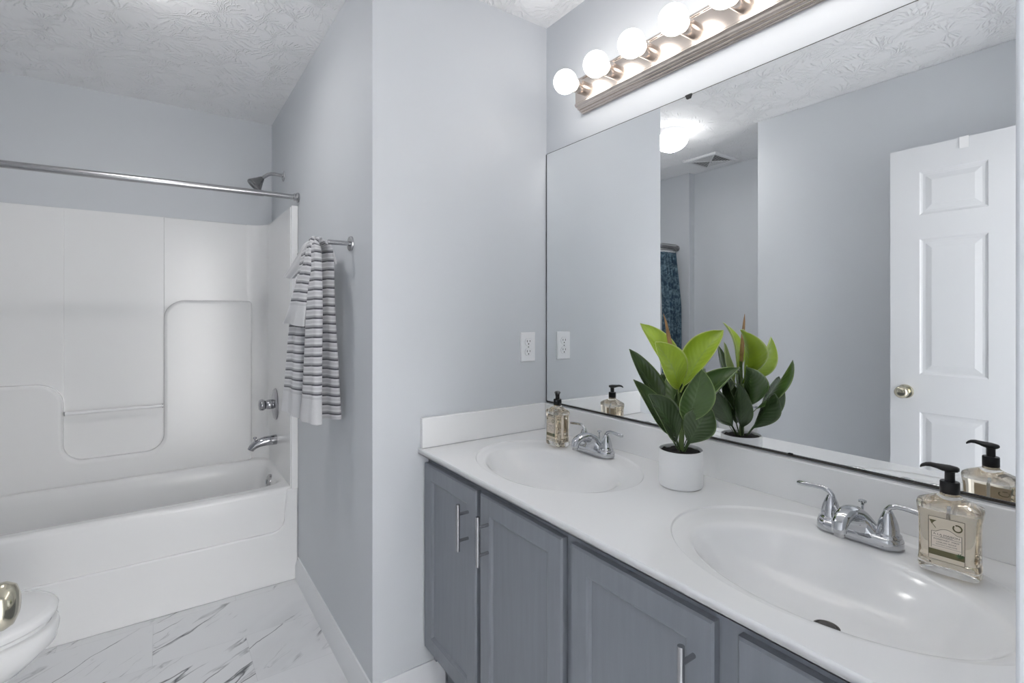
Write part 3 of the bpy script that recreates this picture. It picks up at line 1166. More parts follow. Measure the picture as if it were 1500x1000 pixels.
# lower tier
leaf((0.004, -0.012, Z(0.930)), (0.042, -0.085, Z(1.066)), 0.047, M_DARKG, up=(-0.25, -1.0, 0.40), cup=0.40, bow=-0.04, point=1.45, pet=0.20, blunt=0.98)
leaf((-0.006, -0.002, Z(0.930)), (-0.124, 0.005, Z(1.118)), 0.040, M_DARKG, up=(0.4, -0.9, 0.7), cup=0.5, bow=-0.02, pet=0.25)
leaf((-0.006, -0.014, Z(0.930)), (-0.118, -0.118, Z(1.098)), 0.050, M_DARKG, up=(0.35, -1.0, 0.6), cup=0.40, bow=-0.06, point=0.95, pet=0.25)
leaf((0.000, 0.014, Z(0.930)), (-0.018, 0.100, Z(1.125)), 0.054, M_DARKG, up=(0.0, 1, 0.2), cup=0.25, bow=-0.06, point=1.1, pet=0.2)
leaf((0.008, 0.010, Z(0.930)), (0.098, 0.080, Z(1.075)), 0.036, M_DARKG, up=(-0.3, 0.6, 0.7), cup=0.6, bow=0.0, pet=0.25)
leaf((0.008, -0.002, Z(0.930)), (0.080, 0.010, Z(1.095)), 0.034, M_DARKG, up=(-0.8, -0.5, 0.5), cup=0.5, bow=0.0, pet=0.2)
leaf((-0.006, 0.004, Z(0.93)), (-0.075, 0.050, Z(1.11)), 0.044, M_DARKG, up=(0.6, -0.6, 0.5), cup=0.4, bow=0.0, pet=0.2)
leaf((0.004, 0.004, Z(0.95)), (0.020, 0.010, Z(1.13)), 0.044, M_DARKG, up=(0.1, -1, 0.2), cup=0.3, bow=0.0, pet=0.2)
bm = BM()
tube(bm, [(-0.012, 0, Z(1.13)), (-0.024, -0.004, Z(1.18)), (-0.034, -0.008, Z(1.23)), (-0.043, -0.012, Z(1.27)), (-0.050, -0.014, Z(1.292))], [0.004, 0.0062, 0.0055, 0.003, 0.0006], 10)
obj('bud', bm, M_BUD, plant)

# ------------------------------------------------------------------ mirror
mir = thing('vanity_mirror', 'large frameless mirror above the vanity backsplash', 'mirror', (XM, 0.82, 0.943))
MZ0, MZ1 = 0.945, 1.932
bm = BM()
box(bm, 0, 0.0035, 0.096 - 0.82, 1.560 - 0.82, MZ0 - 0.943 + 0.004, MZ1 - 0.943)
obj('glass', bm, M_MIRROR, mir, flat=True)
bm = BM()
box(bm, -0.0022, 0.0037, 0.096 - 0.82, 1.561 - 0.82, -0.0004, 0.0040)
obj('bottom_shadow_channel', bm, M_DARKSTEEL, mir)  # dark channel strip, also draws the shadow gap above the backsplash
bm = BM()
box(bm, 0.0, 0.0037, 1.5602 - 0.82, 1.5665 - 0.82, 0.0, MZ1 - 0.943)
obj('side_gap_strip', bm, mat('gap_shade', (0.12, 0.125, 0.13), 0.4), mir)  # dark strip painting the shade in the gap between glass and wall
bm = BM()
box(bm, -0.0004, 0.0036, 0.096 - 0.82, 1.5601 - 0.82, MZ1 - 0.943, MZ1 - 0.943 + 0.0016)
obj('top_edge', bm, M_DARKSTEEL, mir)
for y in (0.903,):
    bm = BM()
    prism(bm, [(y - 0.82 - 0.011, MZ1 - 0.943 + 0.003), (y - 0.82 + 0.011, MZ1 - 0.943 + 0.003), (y - 0.82 + 0.006, MZ1 - 0.943 - 0.009), (y - 0.82 - 0.006, MZ1 - 0.943 - 0.009)], 'x', -0.003, 0.0)
    obj('mirror_clip', bm, M_BLACK, mir)
for y in (0.613, 0.993):
    bm = BM()
    prism(bm, [(y - 0.82 - 0.007, 0.0035), (y - 0.82 + 0.007, 0.0035), (y - 0.82 + 0.004, 0.0075), (y - 0.82 - 0.004, 0.0075)], 'x', -0.0026, 0.0)
    obj('mirror_clip', bm, M_BLACK, mir)

# ------------------------------------------------------------------ light bar
bar = thing('vanity_light', 'brushed nickel vanity light bar with a row of round lit globe bulbs above the mirror', 'light fixture', (XW, 0.79, 2.090))
by = [1.312 - 0.1485 * k for k in range(8)]
bz0, bz1 = -0.063, 0.063
bm = BM()
pf = [(0.0, -0.066), (-0.010, -0.066), (-0.012, -0.062), (-0.020, -0.062), (-0.022, -0.057), (-0.030, -0.057), (-0.032, -0.052), (-0.040, -0.050), (-0.045, -0.044), (-0.045, -0.040), (-0.041, -0.037),
      (-0.041, 0.037), (-0.045, 0.040), (-0.045, 0.044), (-0.040, 0.050), (-0.032, 0.052), (-0.030, 0.057), (-0.022, 0.057), (-0.020, 0.062), (-0.012, 0.062), (-0.010, 0.066), (0.0, 0.066)]
prism(bm, pf, 'y', by[-1] - 0.045 - 0.79, by[0] + 0.040 - 0.79)
obj('back_plate', bm, M_BARMETAL, bar, angle=20, bevel=0.0008)
for y in by:
    bm = BM()
    lathe(bm, [(0.0225, 0.0), (0.0225, 0.038), (0.0215, 0.040)], (-0.041, y - 0.79, 0.006), (-1, 0, 0), 28)
    so = obj('socket', bm, M_BARMETAL, bar)
    bm = BM()
    pr = [(0.0150, 0.032), (0.0165, 0.044)]
    for k in range(1, 19):
        a = math.radians(155 - 155 * k / 18)
        pr.append((0.0405 * math.sin(a), 0.083 - 0.0405 * math.cos(a) * -1 if False else 0.083 + 0.0405 * math.cos(a)))
    lathe(bm, pr, (-0.041, y - 0.79, 0.006), (-1, 0, 0), 32)
    obj('bulb', bm, M_BULB, so, angle=80)

# ------------------------------------------------------------------ ceiling light, vent
cl = thing('ceiling_light', 'round white flush ceiling light with lit glass dome above the toilet area', 'light fixture', (-0.09, 2.00, ZC))
bm = BM()
lathe(bm, [(0.098, 0.0), (0.098, -0.038), (0.095, -0.041), (0.0, -0.041)], seg=48, cap=False)
obj('base', bm, M_WHITEP, cl)
bm = BM()
pr = [(0.098, -0.041), (0.104, -0.046)]
for k in range(1, 13):
    a = math.radians(90 * k / 12)
    pr.append((0.104 * math.cos(a), -0.046 - 0.0775 * math.sin(a)))
lathe(bm, pr, seg=48, cap=False)
obj('dome', bm, M_DOME, cl, angle=80)

ld = bpy.data.lights.new('lamp', 'AREA')      # the lamp's own light, sent down through the bowl
ld.shape = 'DISK'
ld.size = 0.05
ld.energy = 3.3
ld.color = (1.0, 0.99, 0.97)
lo = bpy.data.objects.new('lamp', ld)
col.objects.link(lo)
lo.location = (0, 0, -0.1225)
lo.parent = cl

vt = thing('ceiling_vent', 'square white exhaust fan grille on the ceiling above the toilet', 'vent', (-0.812, 2.195, ZC))
bm = BM()
hx, hy = 0.148, 0.135
loft(bm, [[(a * (hx - i), b_ * (hy - i), z) for a, b_ in ((-1, -1), (1, -1), (1, 1), (-1, 1))] for i, z in ((0, 0), (0, -0.004), (0.008, -0.012), (0.022, -0.012), (0.022, -0.003))], cap=False)
obj('frame', bm, M_WHITEP, vt, flat=True)
bm = BM()
box(bm, -hx + 0.018, hx - 0.018, -hy + 0.018, hy - 0.018, -0.0025, -0.0005)
obj('backing', bm, M_SLOT, vt)
bm = BM()
for k in range(4):         # louvres in four triangles
    for i in range(7):
        r_ = 0.022 + i * 0.0135
        a = (hx - 0.022) * r_ / 0.11
        b_ = (hy - 0.022) * r_ / 0.11
        if k < 2:
            q = a if k == 0 else -a
            box(bm, q - 0.0048, q + 0.0048, -b_, b_, -0.0110, -0.0098)
        else:
            q = b_ if k == 2 else -b_
            box(bm, -a, a, q - 0.0012, q + 0.0012, -0.0110, -0.0098)
for s in (1, -1):
    q = [(-hx + 0.022, s * (-hy + 0.022)), (hx - 0.022, s * (hy - 0.022))]
    tube(bm, [(*q[0], -0.009), (*q[1], -0.009)], 0.004, 6)
obj('louvre', bm, M_WHITEP, vt, flat=True)

# ------------------------------------------------------------------ outlet
ot = thing('wall_outlet', 'white duplex power outlet on the end wall left of the mirror', 'outlet', (1.177, YE, 1.165))
bm = BM()
loft(bm, [[(a * (0.035 - i), -y, b_ * (0.057 - i)) for a, b_ in ((-1, -1), (1, -1), (1, 1), (-1, 1))] for i, y in ((0, 0), (0, 0.003), (0.003, 0.0065))])
obj('cover_plate', bm, M_WHITEP, ot, flat=True)
for s in (1, -1):
    bm = BM()
    poly = [(0.0165 * math.cos(a), s * 0.0195 + max(-0.0135, min(0.0135, 0.0165 * math.sin(a)))) for a in [2 * PI * k / 32 for k in range(32)]]
    prism(bm, poly, 'y', -0.0078, -0.006)
    rc = obj('receptacle', bm, M_WHITEP, ot, angle=30)
    bm = BM()
    box(bm, -0.0078, -0.0054, -0.0081, -0.0075, s * 0.0195 - 0.001, s * 0.0195 + 0.0075)
    box(bm, 0.0054, 0.0078, -0.0081, -0.0075, s * 0.0195, s * 0.0195 + 0.007)
    lathe(bm, [(0.0026, 0.0075), (0.0026, 0.0081)], (0, 0, s * 0.0195 - 0.0075), (0, -1, 0), 14)
    obj('slots', bm, M_SLOT, rc, flat=True)
    bm = BM()
    pl2 = [poly[k] for k in range(32)]
    for k in range(32):
        a, b_ = pl2[k], pl2[(k + 1) % 32]
        if (Vector(a) - Vector(b_)).length > 1e-6:
            tube(bm, [(a[0] * 1.04, -0.0066, a[1]), (b_[0] * 1.04, -0.0066, b_[1])], 0.0005, 5)
    obj('rim_gap', bm, M_GREYP, rc, flat=True)
bm = BM()
lathe(bm, [(0.0028, 0.006), (0.0028, 0.0074), (0.0, 0.0078)], (0, 0, 0), (0, -1, 0), 16)
obj('screw', bm, M_STEEL, ot)

# ------------------------------------------------------------------ bathtub with its surround
TX0, TX1 = XLT + 0.001, XT - 0.001
tub = thing('bathtub', 'white one piece bathtub and shower surround filling the alcove', 'bathtub', (0, 2.97, 0))


def TL(y):
    return y - 2.97


TZ = 0.452
bm = BM()
# apron and rim: profile in (y, z), then the basin as a lofted well
xA, xB = TX0, TX1
yA, yB = YT, 3.318
ocx, ocy = (-0.93 + 0.496) / 2, (2.70 + 3.235) / 2
ohx, ohy = (0.496 + 0.93) / 2, (3.235 - 2.70) / 2
NS = 96


def sup(cx, cy_, hx, hy, n, z):
    r = []
    for k in range(NS):
        t = 2 * PI * k / NS
        c, s = math.cos(t), math.sin(t)
        r.append((cx + hx * math.copysign(abs(c) ** (2 / n), c), TL(cy_ + hy * math.copysign(abs(s) ** (2 / n), s)), z))
    return r


well = []
for gx, gy, z, n, dx in ((0.030, 0.030, TZ, 7, 0), (0.018, 0.018, TZ - 0.0015, 7, 0), (0.008, 0.008, TZ - 0.007, 7, 0), (0.0, 0.0, TZ - 0.020, 6.5, 0), (-0.012, -0.010, TZ - 0.060, 6, 0), (-0.030, -0.022, TZ - 0.16, 5.5, 0.01), (-0.060, -0.034, TZ - 0.28, 5, 0.02), (-0.095, -0.055, TZ - 0.340, 4.5, 0.02), (-0.16, -0.10, TZ - 0.365, 4, 0.02), (-0.40, -0.18, TZ - 0.375, 3, 0.02)):
    well.append(sup(ocx + dx, ocy, ohx + gx, ohy + gy, n, z))
R = loft(bm, well, cap=False)
bm.faces.new(R[-1])
# rim deck between the well and the outer rectangle
rim = []
for k in range(NS):
    x, y, z = well[0][k]
    dx, dy = x - ocx, y - TL(ocy)
    sx = ((xB if dx > 0 else xA) - ocx) / dx if abs(dx) > 1e-6 else 1e9
    sy = (((TL(yB)) if dy > 0 else TL(yA + 0.022)) - TL(ocy)) / dy if abs(dy) > 1e-6 else 1e9
    s = min(sx, sy)
    rim.append(bm.verts.new((ocx + dx * s, TL(ocy) + dy * s, TZ)))
for k in range(NS):
    j = (k + 1) % NS
    bm.faces.new((R[0][k], R[0][j], rim[j], rim[k]))
for qx, qy in ((xA, TL(yA + 0.022)), (xB, TL(yA + 0.022))):
    best = sorted(range(NS), key=lambda k: (rim[k].co.x - qx) ** 2 + (rim[k].co.y - qy) ** 2)
    i = best[0]
    c = bm.verts.new((qx, qy, TZ))
    for j in ((i + 1) % NS, (i - 1) % NS):
        if abs(rim[j].co.x - rim[i].co.x) > 1e-5 and abs(rim[j].co.y - rim[i].co.y) > 1e-5:
            bm.faces.new((rim[i], c, rim[j]))
            break
obj('basin', bm, M_TUB, tub, angle=50)
bm = BM()
prof = [(0.024, TZ), (0.022, TZ)] + [(0.022 - 0.022 * math.sin(math.radians(a)), TZ - 0.020 + 0.020 * math.cos(math.radians(a))) for a in (15, 30, 45, 60, 75, 90)] + [(0.001, 0.36), (0.004, 0.30), (0.006, 0.0), (0.05, 0.0), (0.05, 0.30), (0.024, 0.43)]
A = [[(x, TL(yA + a), z) for a, z in prof] for x in (xA, xB)]
loft(bm, A)
ap = obj('apron', bm, M_TUB, tub, angle=30)
# the lower apron stands proud behind a curved lip
bm = BM()
zl = 0.250
outl = [(-0.952, 0.004), (0.545, 0.004), (0.545, 0.004)]
low = [(-0.955, 0.0), (XT - 0.004, 0.0), (XT - 0.004, 0.445), (0.505, 0.445), (0.495, 0.330)] + [(0.495 - 0.055 + 0.055 * math.cos(math.radians(a)), zl + 0.06 + 0.055 * math.sin(math.radians(a)) - 0.005) for a in (0, -15, -30, -45, -60, -75, -90)] + [(0.10, zl), (-0.955, zl - 0.002)]
prism(bm, low, 'y', TL(yA - 0.009), TL(yA + 0.01))
obj('apron_skirt', bm, M_TUB, tub, angle=30, bevel=0.007, seg=4)

SZ = 1.818     # top of the surround
SYB = 3.292    # upper panel plane
bm = BM()
box(bm, TX0, -0.385, TL(SYB), TL(YB - 0.0005), 0.44, SZ)
box(bm, 0.019, TX1, TL(SYB), TL(YB - 0.0005), 0.44, SZ)
obj('back_panel', bm, M_TUB, tub, bevel=0.004, seg=3)
bm = BM()
box(bm, -0.387, 0.021, TL(SYB + 0.005), TL(YB - 0.0006), 0.44, SZ)
obj('center_panel', bm, M_TUB, tub)
bm = BM()
g = [(TX0 + 0.0005, 0.445), (0.44, 0.445), (0.44, 1.371)] + arc(0.119, 1.271, 0.10, 90, 180, 10) + [(0.019, 0.80)] + arc(-0.061, 0.650, 0.080, 0, -90, 10) + arc(-0.305, 0.650, 0.080, 270, 180, 10) + arc(-0.485, 0.855, 0.10, 0, 90, 10) + [(TX0 + 0.0005, 0.962)]
prism(bm, g, 'y', TL(3.250), TL(SYB + 0.012))
obj('shelf_relief', bm, M_TUB, tub, angle=30, bevel=0.018, seg=5)
# rounded corner and the side panel with its front flange
bm = BM()
cr = 0.105
ca = [(0.418, SYB - 0.0006)] + [(0.418 + cr * math.sin(math.radians(a)), SYB - cr + cr * math.cos(math.radians(a))) for a in range(10, 91, 10)]
ca = [(x, min(y, SYB - 0.0006)) for x, y in ca] + [(0.523, 2.63), (TX1, 2.63), (TX1, SYB - 0.0003), (0.45, SYB - 0.0003)]
A = [[(x, TL(y), z) for x, y in ca] for z in (0.446, SZ - 0.004, SZ)]
loft(bm, A)
obj('side_panel', bm, M_TUB, tub, angle=35)
bm = BM()
box(bm, 0.5255, TX1, TL(yA - 0.008), TL(2.632), TZ - 0.01, SZ + 0.006)
obj('front_flange', bm, M_TUB, tub, bevel=0.004, seg=3)
bm = BM()
box(bm, TX0, TX0 + 0.03, TL(yA + 0.002), TL(SYB - 0.0005), TZ - 0.006, SZ)
obj('side_panel', bm, M_TUB, tub, bevel=0.004, seg=3)
bm = BM()
tube(bm, [(-0.382, TL(3.262), 0.806), (0.016, TL(3.262), 0.806)], 0.0085, 14)
obj('grab_bar', bm, M_WHITEP, tub)
for x in (-0.380, 0.014):
    bm = BM()
    lathe(bm, [(0.011, 0), (0.011, 0.005)], (x - 0.0025, TL(3.262), 0.806), (1, 0, 0), 18)
    obj('bar_collar', bm, M_STEEL, tub)
bm = BM()
lathe(bm, [(0.0, 0.016), (0.030, 0.014), (0.038, 0.007), (0.039, -0.004)], (0.4865, TL(2.965), TZ - 0.060), (-0.97, 0, 0.12), 28, cap=False)
ov = obj('overflow_plate', bm, M_STEEL, tub)
bm = BM()
box(bm, 0.463, 0.474, TL(2.958), TL(2.972), TZ - 0.070, TZ - 0.046)
obj('trip_lever', bm, M_CHROME, ov, bevel=0.002)

# fittings on the shower wall
SX = 0.5225
sp = thing('tub_spout', 'chrome tub spout with pull up diverter, lowest fitting on the tub side wall', 'spout', (SX, 2.975, 0.612))
bm = BM()
sec = [(0.0, 0.0, 0.0265), (0.004, 0, 0.027), (0.030, -0.0005, 0.026), (0.060, -0.002, 0.0245), (0.085, -0.007, 0.0225), (0.105, -0.016, 0.020), (0.120, -0.028, 0.0180), (0.1255, -0.037, 0.0165), (0.127, -0.040, 0.0160)]
pts = [(-a, 0, b_) for a, b_, r in sec]
tube(bm, pts, [r for a, b_, r in sec], 26)
obj('spout_body', bm, M_FIX, sp, angle=50)
bm = BM()
lathe(bm, [(0.0035, 0.0), (0.0035, 0.014), (0.009, 0.017), (0.010, 0.021), (0.007, 0.025), (0.0, 0.026)], (-0.106, 0, 0.002), seg=20)
obj('diverter_knob', bm, M_FIX, sp)
va = thing('shower_valve', 'chrome shower valve with round plate and knob, above the tub spout', 'shower valve', (SX, 3.0, 0.802))
bm = BM()
lathe(bm, [(0.086, 0.0), (0.086, 0.003), (0.080, 0.009), (0.060, 0.015), (0.035, 0.019), (0.0, 0.020)], (0, 0, 0), (-1, 0, 0), 48)
obj('face_plate', bm, M_FIX, va, angle=30)
bm = BM()
lathe(bm, [(0.020, 0.009), (0.025, 0.014), (0.027, 0.030), (0.025, 0.045), (0.022, 0.050), (0.027, 0.056), (0.031, 0.066), (0.030, 0.078), (0.024, 0.084), (0.0, 0.086)], (0, 0, 0), (-1, 0, 0), 36)
obj('knob', bm, M_FIX, va, angle=50)
shd = thing('overhead_shower', 'satin metal shower head on a bent arm above the curtain rod', 'shower head', (XT, 2.962, 2.049))
bm = BM()
lathe(bm, [(0.0, 0.001), (0.029, 0.001), (0.028, 0.005), (0.015, 0.010), (0.0, 0.011)], (0, 0, 0), (-1, 0, 0), 30, cap=False)
obj('flange', bm, M_STEEL, shd)
bm = BM()
tube(bm, [(-0.002, 0, 0), (-0.040, 0, 0.004), (-0.062, 0, 0.003), (-0.080, 0, -0.005), (-0.098, 0, -0.019), (-0.114, 0, -0.034)], 0.0092, 16)
obj('arm', bm, M_STEEL, shd, angle=60)
bm = BM()
lathe(bm, [(0.0, -0.004), (0.012, -0.004), (0.016, 0.004), (0.019, 0.012), (0.021, 0.016), (0.029, 0.030), (0.037, 0.046), (0.040, 0.050), (0.040, 0.058), (0.037, 0.061), (0.030, 0.060), (0.026, 0.056), (0.0, 0.056)], (-0.110, 0, -0.030), (-0.66, 0, -0.75), 36, cap=False)
obj('spray_head', bm, M_NICKEL, shd, angle=35)

# ------------------------------------------------------------------ curtain rod and curtain
rod = thing('curtain_rod', 'satin metal shower curtain rod spanning the tub alcove', 'curtain rod', (0, 2.60, 1.862))
bm = BM()
tube(bm, [(XLT + 0.004, 0, -0.022), (0.40, 0, 0)], 0.0142, 24)
obj('outer_tube', bm, M_CURTROD, rod)
bm = BM()
tube(bm, [(0.395, 0, 0), (XT - 0.006, 0, 0)], 0.0122, 24)
obj('inner_tube', bm, M_CURTROD, rod)
for x, d in ((XT - 0.0003, -1), (XLT + 0.0003, 1)):
    bm = BM()
    lathe(bm, [(0.022, 0.0), (0.0235, 0.002), (0.0235, 0.009), (0.020, 0.011), (0.0175, 0.011), (0.0175, 0.024), (0.0150, 0.026)], (x, 0, 0 if d < 0 else -0.022), (d, 0, 0), 30)
    obj('end_cap', bm, M_CURTROD, rod)
cur = thing('shower_curtain', 'teal patterned shower curtain bunched at the far end of its rod, seen in the mirror', 'curtain', (-0.85, 2.60, 1.80))
bm = BM()
nx, nz = 120, 30
rows = []
for j in range(nz + 1):
    z = -1.70 * j / nz
    sp_ = 1 + 0.30 * j / nz
    row = []
    for i in range(nx + 1):
        u = i / nx
        x = -0.098 + 0.196 * u * (0.86 + 0.14 * sp_)
        y = (0.016 + 0.016 * min(1.0, 4.0 * j / nz)) * math.sin(u * 2 * PI * 5.5 + 0.6 * math.sin(3.0 * j / nz)) + (0.0 if j else 0) - 0.034 * min(1.0, 4.0 * j / nz)
        row.append(bm.verts.new((x, y, z)))
    rows.append(row)
for j in range(nz):
    for i in range(nx):
        bm.faces.new((rows[j][i], rows[j][i + 1], rows[j + 1][i + 1], rows[j + 1][i]))
cc = obj('cloth', bm, M_CURTAIN, cur, angle=180)
md = cc.modifiers.new('solid', 'SOLIDIFY')
md.thickness = 0.0015
for k in range(10):
    bm = BM()
    x = -0.088 + 0.0195 * k
    pts = [(x, 0.019 * math.cos(2 * PI * q / 20), 0.043 + 0.026 * math.sin(2 * PI * q / 20)) for q in range(21)]
    tube(bm, pts, 0.0016, 6)
    obj('curtain_ring', bm, M_DARKSTEEL, cur)

# ------------------------------------------------------------------ towel bar and towel
tb = thing('towel_bar', 'satin metal towel bar with round wall plates on the grey side wall', 'towel bar', (XT, 1.99, 1.542))
for y in (-0.209, 0.225):
    bm = BM()
    lathe(bm, [(0.0, 0.0005), (0.0265, 0.0005), (0.0265, 0.006), (0.0245, 0.0085), (0.0, 0.009)], (0, y, 0), (-1, 0, 0), 32, cap=False)
    obj('wall_plate', bm, M_STEEL, tb)
    bm = BM()
    tube(bm, [(-0.008, y, 0), (-0.082, y, 0)], 0.0085, 20)
    obj('post', bm, M_STEEL, tb)
bm = BM()
tube(bm, [(-0.082, -0.209, 0), (-0.082, 0.225, 0)], 0.0082, 20)
obj('bar', bm, M_STEEL, tb)

tw = thing('hand_towel', 'grey and white striped towel draped over the towel bar', 'towel', (0.475, 1.95, 1.542))
TO = Vector((0.475, 1.95, 1.542))


def fold(name, rows, thick, m, wave=0.0, seed=0, hem=0.0, n=3.0):
    """a soft pleat: rows of (left edge, right edge) in world space, top to bottom, thickness per row"""
    rn = random.Random(seed)
    # resample rows along a smooth curve
    L = [Vector(a) for a, b_ in rows]
    Rr = [Vector(b_) for a, b_ in rows]

    def cr_(P, t):
        k = len(P) - 1
        f_ = t * k
        i = min(int(f_), k - 1)
        u = f_ - i
        p0, p1, p2, p3 = P[max(i - 1, 0)], P[i], P[i + 1], P[min(i + 2, k)]
        return 0.5 * ((2 * p1) + (p2 - p0) * u + (2 * p0 - 5 * p1 + 4 * p2 - p3) * u * u + (3 * p1 - p0 - 3 * p2 + p3) * u ** 3)
    ns, nc = 44, 36
    cs = [(cr_(L, i / ns), cr_(Rr, i / ns)) for i in range(ns + 1)]
    mid = [(a + b_) / 2 for a, b_ in cs]
    dist = [hem]
    for a, b_ in zip(reversed(mid), list(reversed(mid))[1:]):
        dist.append(dist[-1] + (a - b_).length)
    dist = list(reversed(dist))
    bm = BM()
    uvl = bm.loops.layers.uv.new('UVMap')
    rings = []
    ph = rn.uniform(0, 6)
    tk = thick if isinstance(thick, (list, tuple)) else [thick] * len(rows)
    for i in range(ns + 1):
        a, b_ = cs[i]
        c = (a + b_) / 2
        u = (b_ - a) / 2
        fi = i / ns * (len(tk) - 1)
        k = min(int(fi), len(tk) - 2)
        th_ = tk[k] + (tk[k + 1] - tk[k]) * (fi - k)
        along = (mid[min(i + 1, ns)] - mid[max(i - 1, 0)]).normalized()
        nn = u.cross(along).normalized()
        r = []
        for q in range(nc):
            t = 2 * PI * q / nc
            cx, sx = math.cos(t), math.sin(t)
            cx = math.copysign(abs(cx) ** (2 / n), cx)
            sx = math.copysign(abs(sx) ** (2 / n), sx)
            ripple = wave * math.sin(cx * 5.5 + ph + 1.2 * i / ns) * (0.3 + 0.7 * i / ns)
            r.append(bm.verts.new(c + u * cx + nn * (th_ * sx + ripple) + V(0, 0, 0.0018 * math.sin(cx * 3 + ph)) * (i / ns) - TO))
        rings.append(r)
    for i in range(ns):
        for q in range(nc):
            j = (q + 1) % nc
            f_ = bm.faces.new((rings[i][q], rings[i][j], rings[i + 1][j], rings[i + 1][q]))
            for lp, (aa, ii) in zip(f_.loops, ((q, i), (q + 1, i), (q + 1, i + 1), (q, i + 1))):
                lp[uvl].uv = (aa / nc, dist[ii])
    for r, ii in ((rings[0], 0), (rings[-1], ns)):
        f_ = bm.faces.new(r)
        for lp in f_.loops:
            lp[uvl].uv = (0.5, dist[ii])
    return obj(name, bm, m, tw, angle=70)


ZB = 1.542
# wall side strip, hanging behind the bar
fold('back_fold', [((0.480, 1.935, ZB + 0.018), (0.484, 1.885, ZB + 0.018)), ((0.496, 1.935, ZB + 0.004), (0.508, 1.872, ZB + 0.002)), ((0.500, 1.945, ZB - 0.05), (0.520, 1.882, ZB - 0.05)), ((0.500, 1.950, 1.318), (0.525, 1.885, 1.318)), ((0.500, 1.955, 1.10), (0.529, 1.860, 1.10)), ((0.500, 1.955, 0.904), (0.531, 1.835, 0.914))], [0.008, 0.009, 0.010, 0.012, 0.013, 0.014], M_TOWEL, 0.003, 1, hem=0.083)
# long middle pleat on the room side
fold('front_fold', [((0.474, 1.925, ZB + 0.020), (0.474, 1.872, ZB + 0.018)), ((0.455, 1.905, ZB + 0.012), (0.460, 1.850, ZB + 0.006)), ((0.445, 1.868, ZB - 0.04), (0.454, 1.806, ZB - 0.04)), ((0.432, 1.872, 1.316), (0.455, 1.792, 1.316)), ((0.428, 1.895, 1.10), (0.455, 1.800, 1.10)), ((0.424, 1.925, 0.918), (0.455, 1.803, 0.908))], [0.010, 0.012, 0.015, 0.018, 0.019, 0.020], M_TOWEL, 0.003, 2)
# long left pleat, below the short one
fold('front_fold', [((0.452, 2.02, ZB - 0.01), (0.445, 1.92, ZB - 0.01)), ((0.430, 2.03, 1.40), (0.432, 1.92, 1.40)), ((0.410, 2.045, 1.24), (0.428, 1.925, 1.24)), ((0.403, 2.075, 1.06), (0.426, 1.935, 1.06)), ((0.398, 2.110, 0.925), (0.424, 1.950, 0.912))], [0.010, 0.012, 0.014, 0.015, 0.016], M_TOWEL, 0.004, 3)
# short pleat in front with a plain hem
fold('short_fold', [((0.470, 1.950, ZB + 0.019), (0.470, 1.905, ZB + 0.021)), ((0.450, 1.905, ZB + 0.012), (0.450, 1.860, ZB + 0.014)), ((0.425, 1.880, 1.473), (0.436, 1.830, 1.470)), ((0.405, 1.920, 1.39), (0.425, 1.838, 1.385)), ((0.390, 1.971, 1.305), (0.418, 1.856, 1.30)), ((0.386, 2.035, 1.262), (0.414, 1.868, 1.250))], [0.009, 0.011, 0.012, 0.013, 0.013, 0.013], M_TOWEL, 0.004, 4)
# plain under layer: the flap at the far end and the small corner on the wall side
fold('plain_flap', [((0.476, 2.03, ZB + 0.026), (0.476, 1.86, ZB + 0.026)), ((0.462, 2.06, ZB + 0.018), (0.462, 1.90, ZB + 0.018)), ((0.455, 2.15, ZB - 0.02), (0.458, 1.98, ZB - 0.02)), ((0.450, 2.26, ZB - 0.055), (0.455, 2.07, ZB - 0.07)), ((0.446, 2.36, 1.455), (0.452, 2.20, 1.440))], [0.007, 0.007, 0.007, 0.008, 0.009], M_TOWELP, 0.003, 5)
fold('plain_flap', [((0.478, 1.960, ZB + 0.022), (0.478, 1.90, ZB + 0.022)), ((0.500, 1.965, ZB + 0.015), (0.505, 1.90, ZB + 0.013)), ((0.518, 1.97, ZB - 0.02), (0.528, 1.892, ZB - 0.025)), ((0.522, 1.98, ZB - 0.06), (0.537, 1.892, ZB - 0.065))], [0.006, 0.006, 0.006, 0.007], M_TOWELP, 0.002, 6)

# ------------------------------------------------------------------ toilet
toi = thing('toilet', 'white toilet with closed lid at the left in front of the tub', 'toilet', (XL, 1.99, 0))


def egg(tip, back, hw, z, n=64, p=2.25):
    """egg outline along +x (local), tip at x=tip, rear at x=back"""
    xc = back + (tip - back) * 0.40
    r = []
    for k in range(n):
        t = 2 * PI * k / n
        c, s = math.cos(t), math.sin(t)
        a = (tip - xc) if c > 0 else (xc - back)
        e = p if c > 0 else 3.2
        r.append((xc + a * math.copysign(abs(c) ** (2 / e), c), hw * math.copysign(abs(s) ** (2 / p), s), z))
    return r


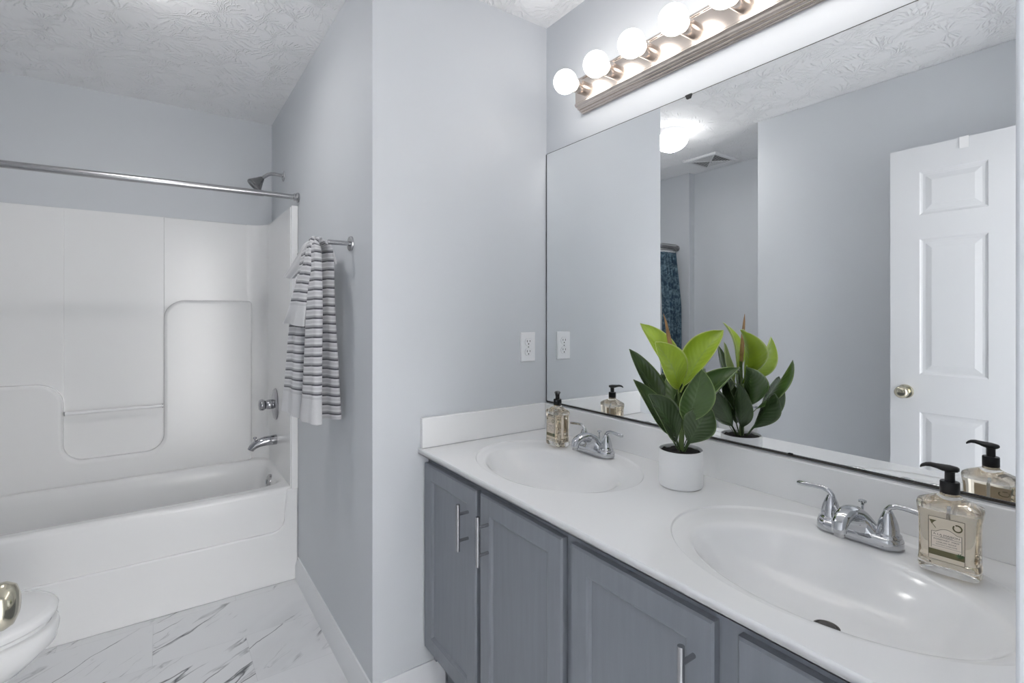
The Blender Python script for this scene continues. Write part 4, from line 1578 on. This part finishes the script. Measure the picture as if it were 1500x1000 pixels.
bm = BM()
loft(bm, [egg(0.52, 0.20, 0.110, 0.0), egg(0.52, 0.20, 0.110, 0.02), egg(0.49, 0.20, 0.098, 0.06), egg(0.485, 0.20, 0.098, 0.14), egg(0.53, 0.20, 0.110, 0.20), egg(0.63, 0.21, 0.140, 0.250), egg(0.735, 0.22, 0.168, 0.297), egg(0.787, 0.22, 0.181, 0.345), egg(0.793, 0.22, 0.186, 0.378), egg(0.790, 0.22, 0.184, 0.393), egg(0.785, 0.22, 0.174, 0.398)])
obj('bowl', bm, M_PORC, toi, angle=60)
bm = BM()
loft(bm, [egg(0.772, 0.26, 0.170, 0.399), egg(0.777, 0.26, 0.176, 0.402), egg(0.777, 0.26, 0.176, 0.411), egg(0.772, 0.26, 0.170, 0.414)])
obj('seat', bm, M_PORC, toi, angle=60)
bm = BM()
loft(bm, [egg(0.780, 0.25, 0.180, 0.4175), egg(0.788, 0.25, 0.188, 0.420), egg(0.790, 0.25, 0.190, 0.432), egg(0.785, 0.25, 0.186, 0.440), egg(0.768, 0.26, 0.170, 0.4445), egg(0.55, 0.32, 0.06, 0.448)])
obj('lid', bm, M_PORC, toi, angle=60)
for s in (1, -1):
    bm = BM()
    tube(bm, [(0.245, 0.10 * s, 0.420), (0.245, 0.04 * s, 0.420)], 0.013, 14)
    obj('lid_hinge', bm, M_PORC, toi)
bm = BM()
loft(bm, [[(0.105 + a, b_, z) for a, b_ in rrect(hx_, hy_, 5, 48)] for hx_, hy_, z in ((0.070, 0.165, 0.375), (0.082, 0.180, 0.39), (0.094, 0.195, 0.52), (0.098, 0.200, 0.715))])
tk_ = obj('tank', bm, M_PORC, toi, angle=50)
bm = BM()
loft(bm, [[(0.107 + a, b_, z) for a, b_ in rrect(hx_, hy_, 5, 48)] for hx_, hy_, z in ((0.100, 0.203, 0.7155), (0.105, 0.209, 0.719), (0.105, 0.209, 0.738), (0.098, 0.202, 0.747))])
obj('tank_lid', bm, M_PORC, toi, angle=50)
bm = BM()
box(bm, 0.02, 0.24, -0.11, 0.11, 0.0, 0.385)
obj('pedestal_back', bm, M_PORC, toi, bevel=0.03, seg=4)
bm = BM()
tube(bm, [(0.200, -0.140, 0.655), (0.222, -0.140, 0.655)], 0.010, 14)
tube(bm, [(0.219, -0.140, 0.655), (0.223, -0.075, 0.648)], [0.006, 0.007], 12)
obj('flush_lever', bm, M_CHROME, toi)
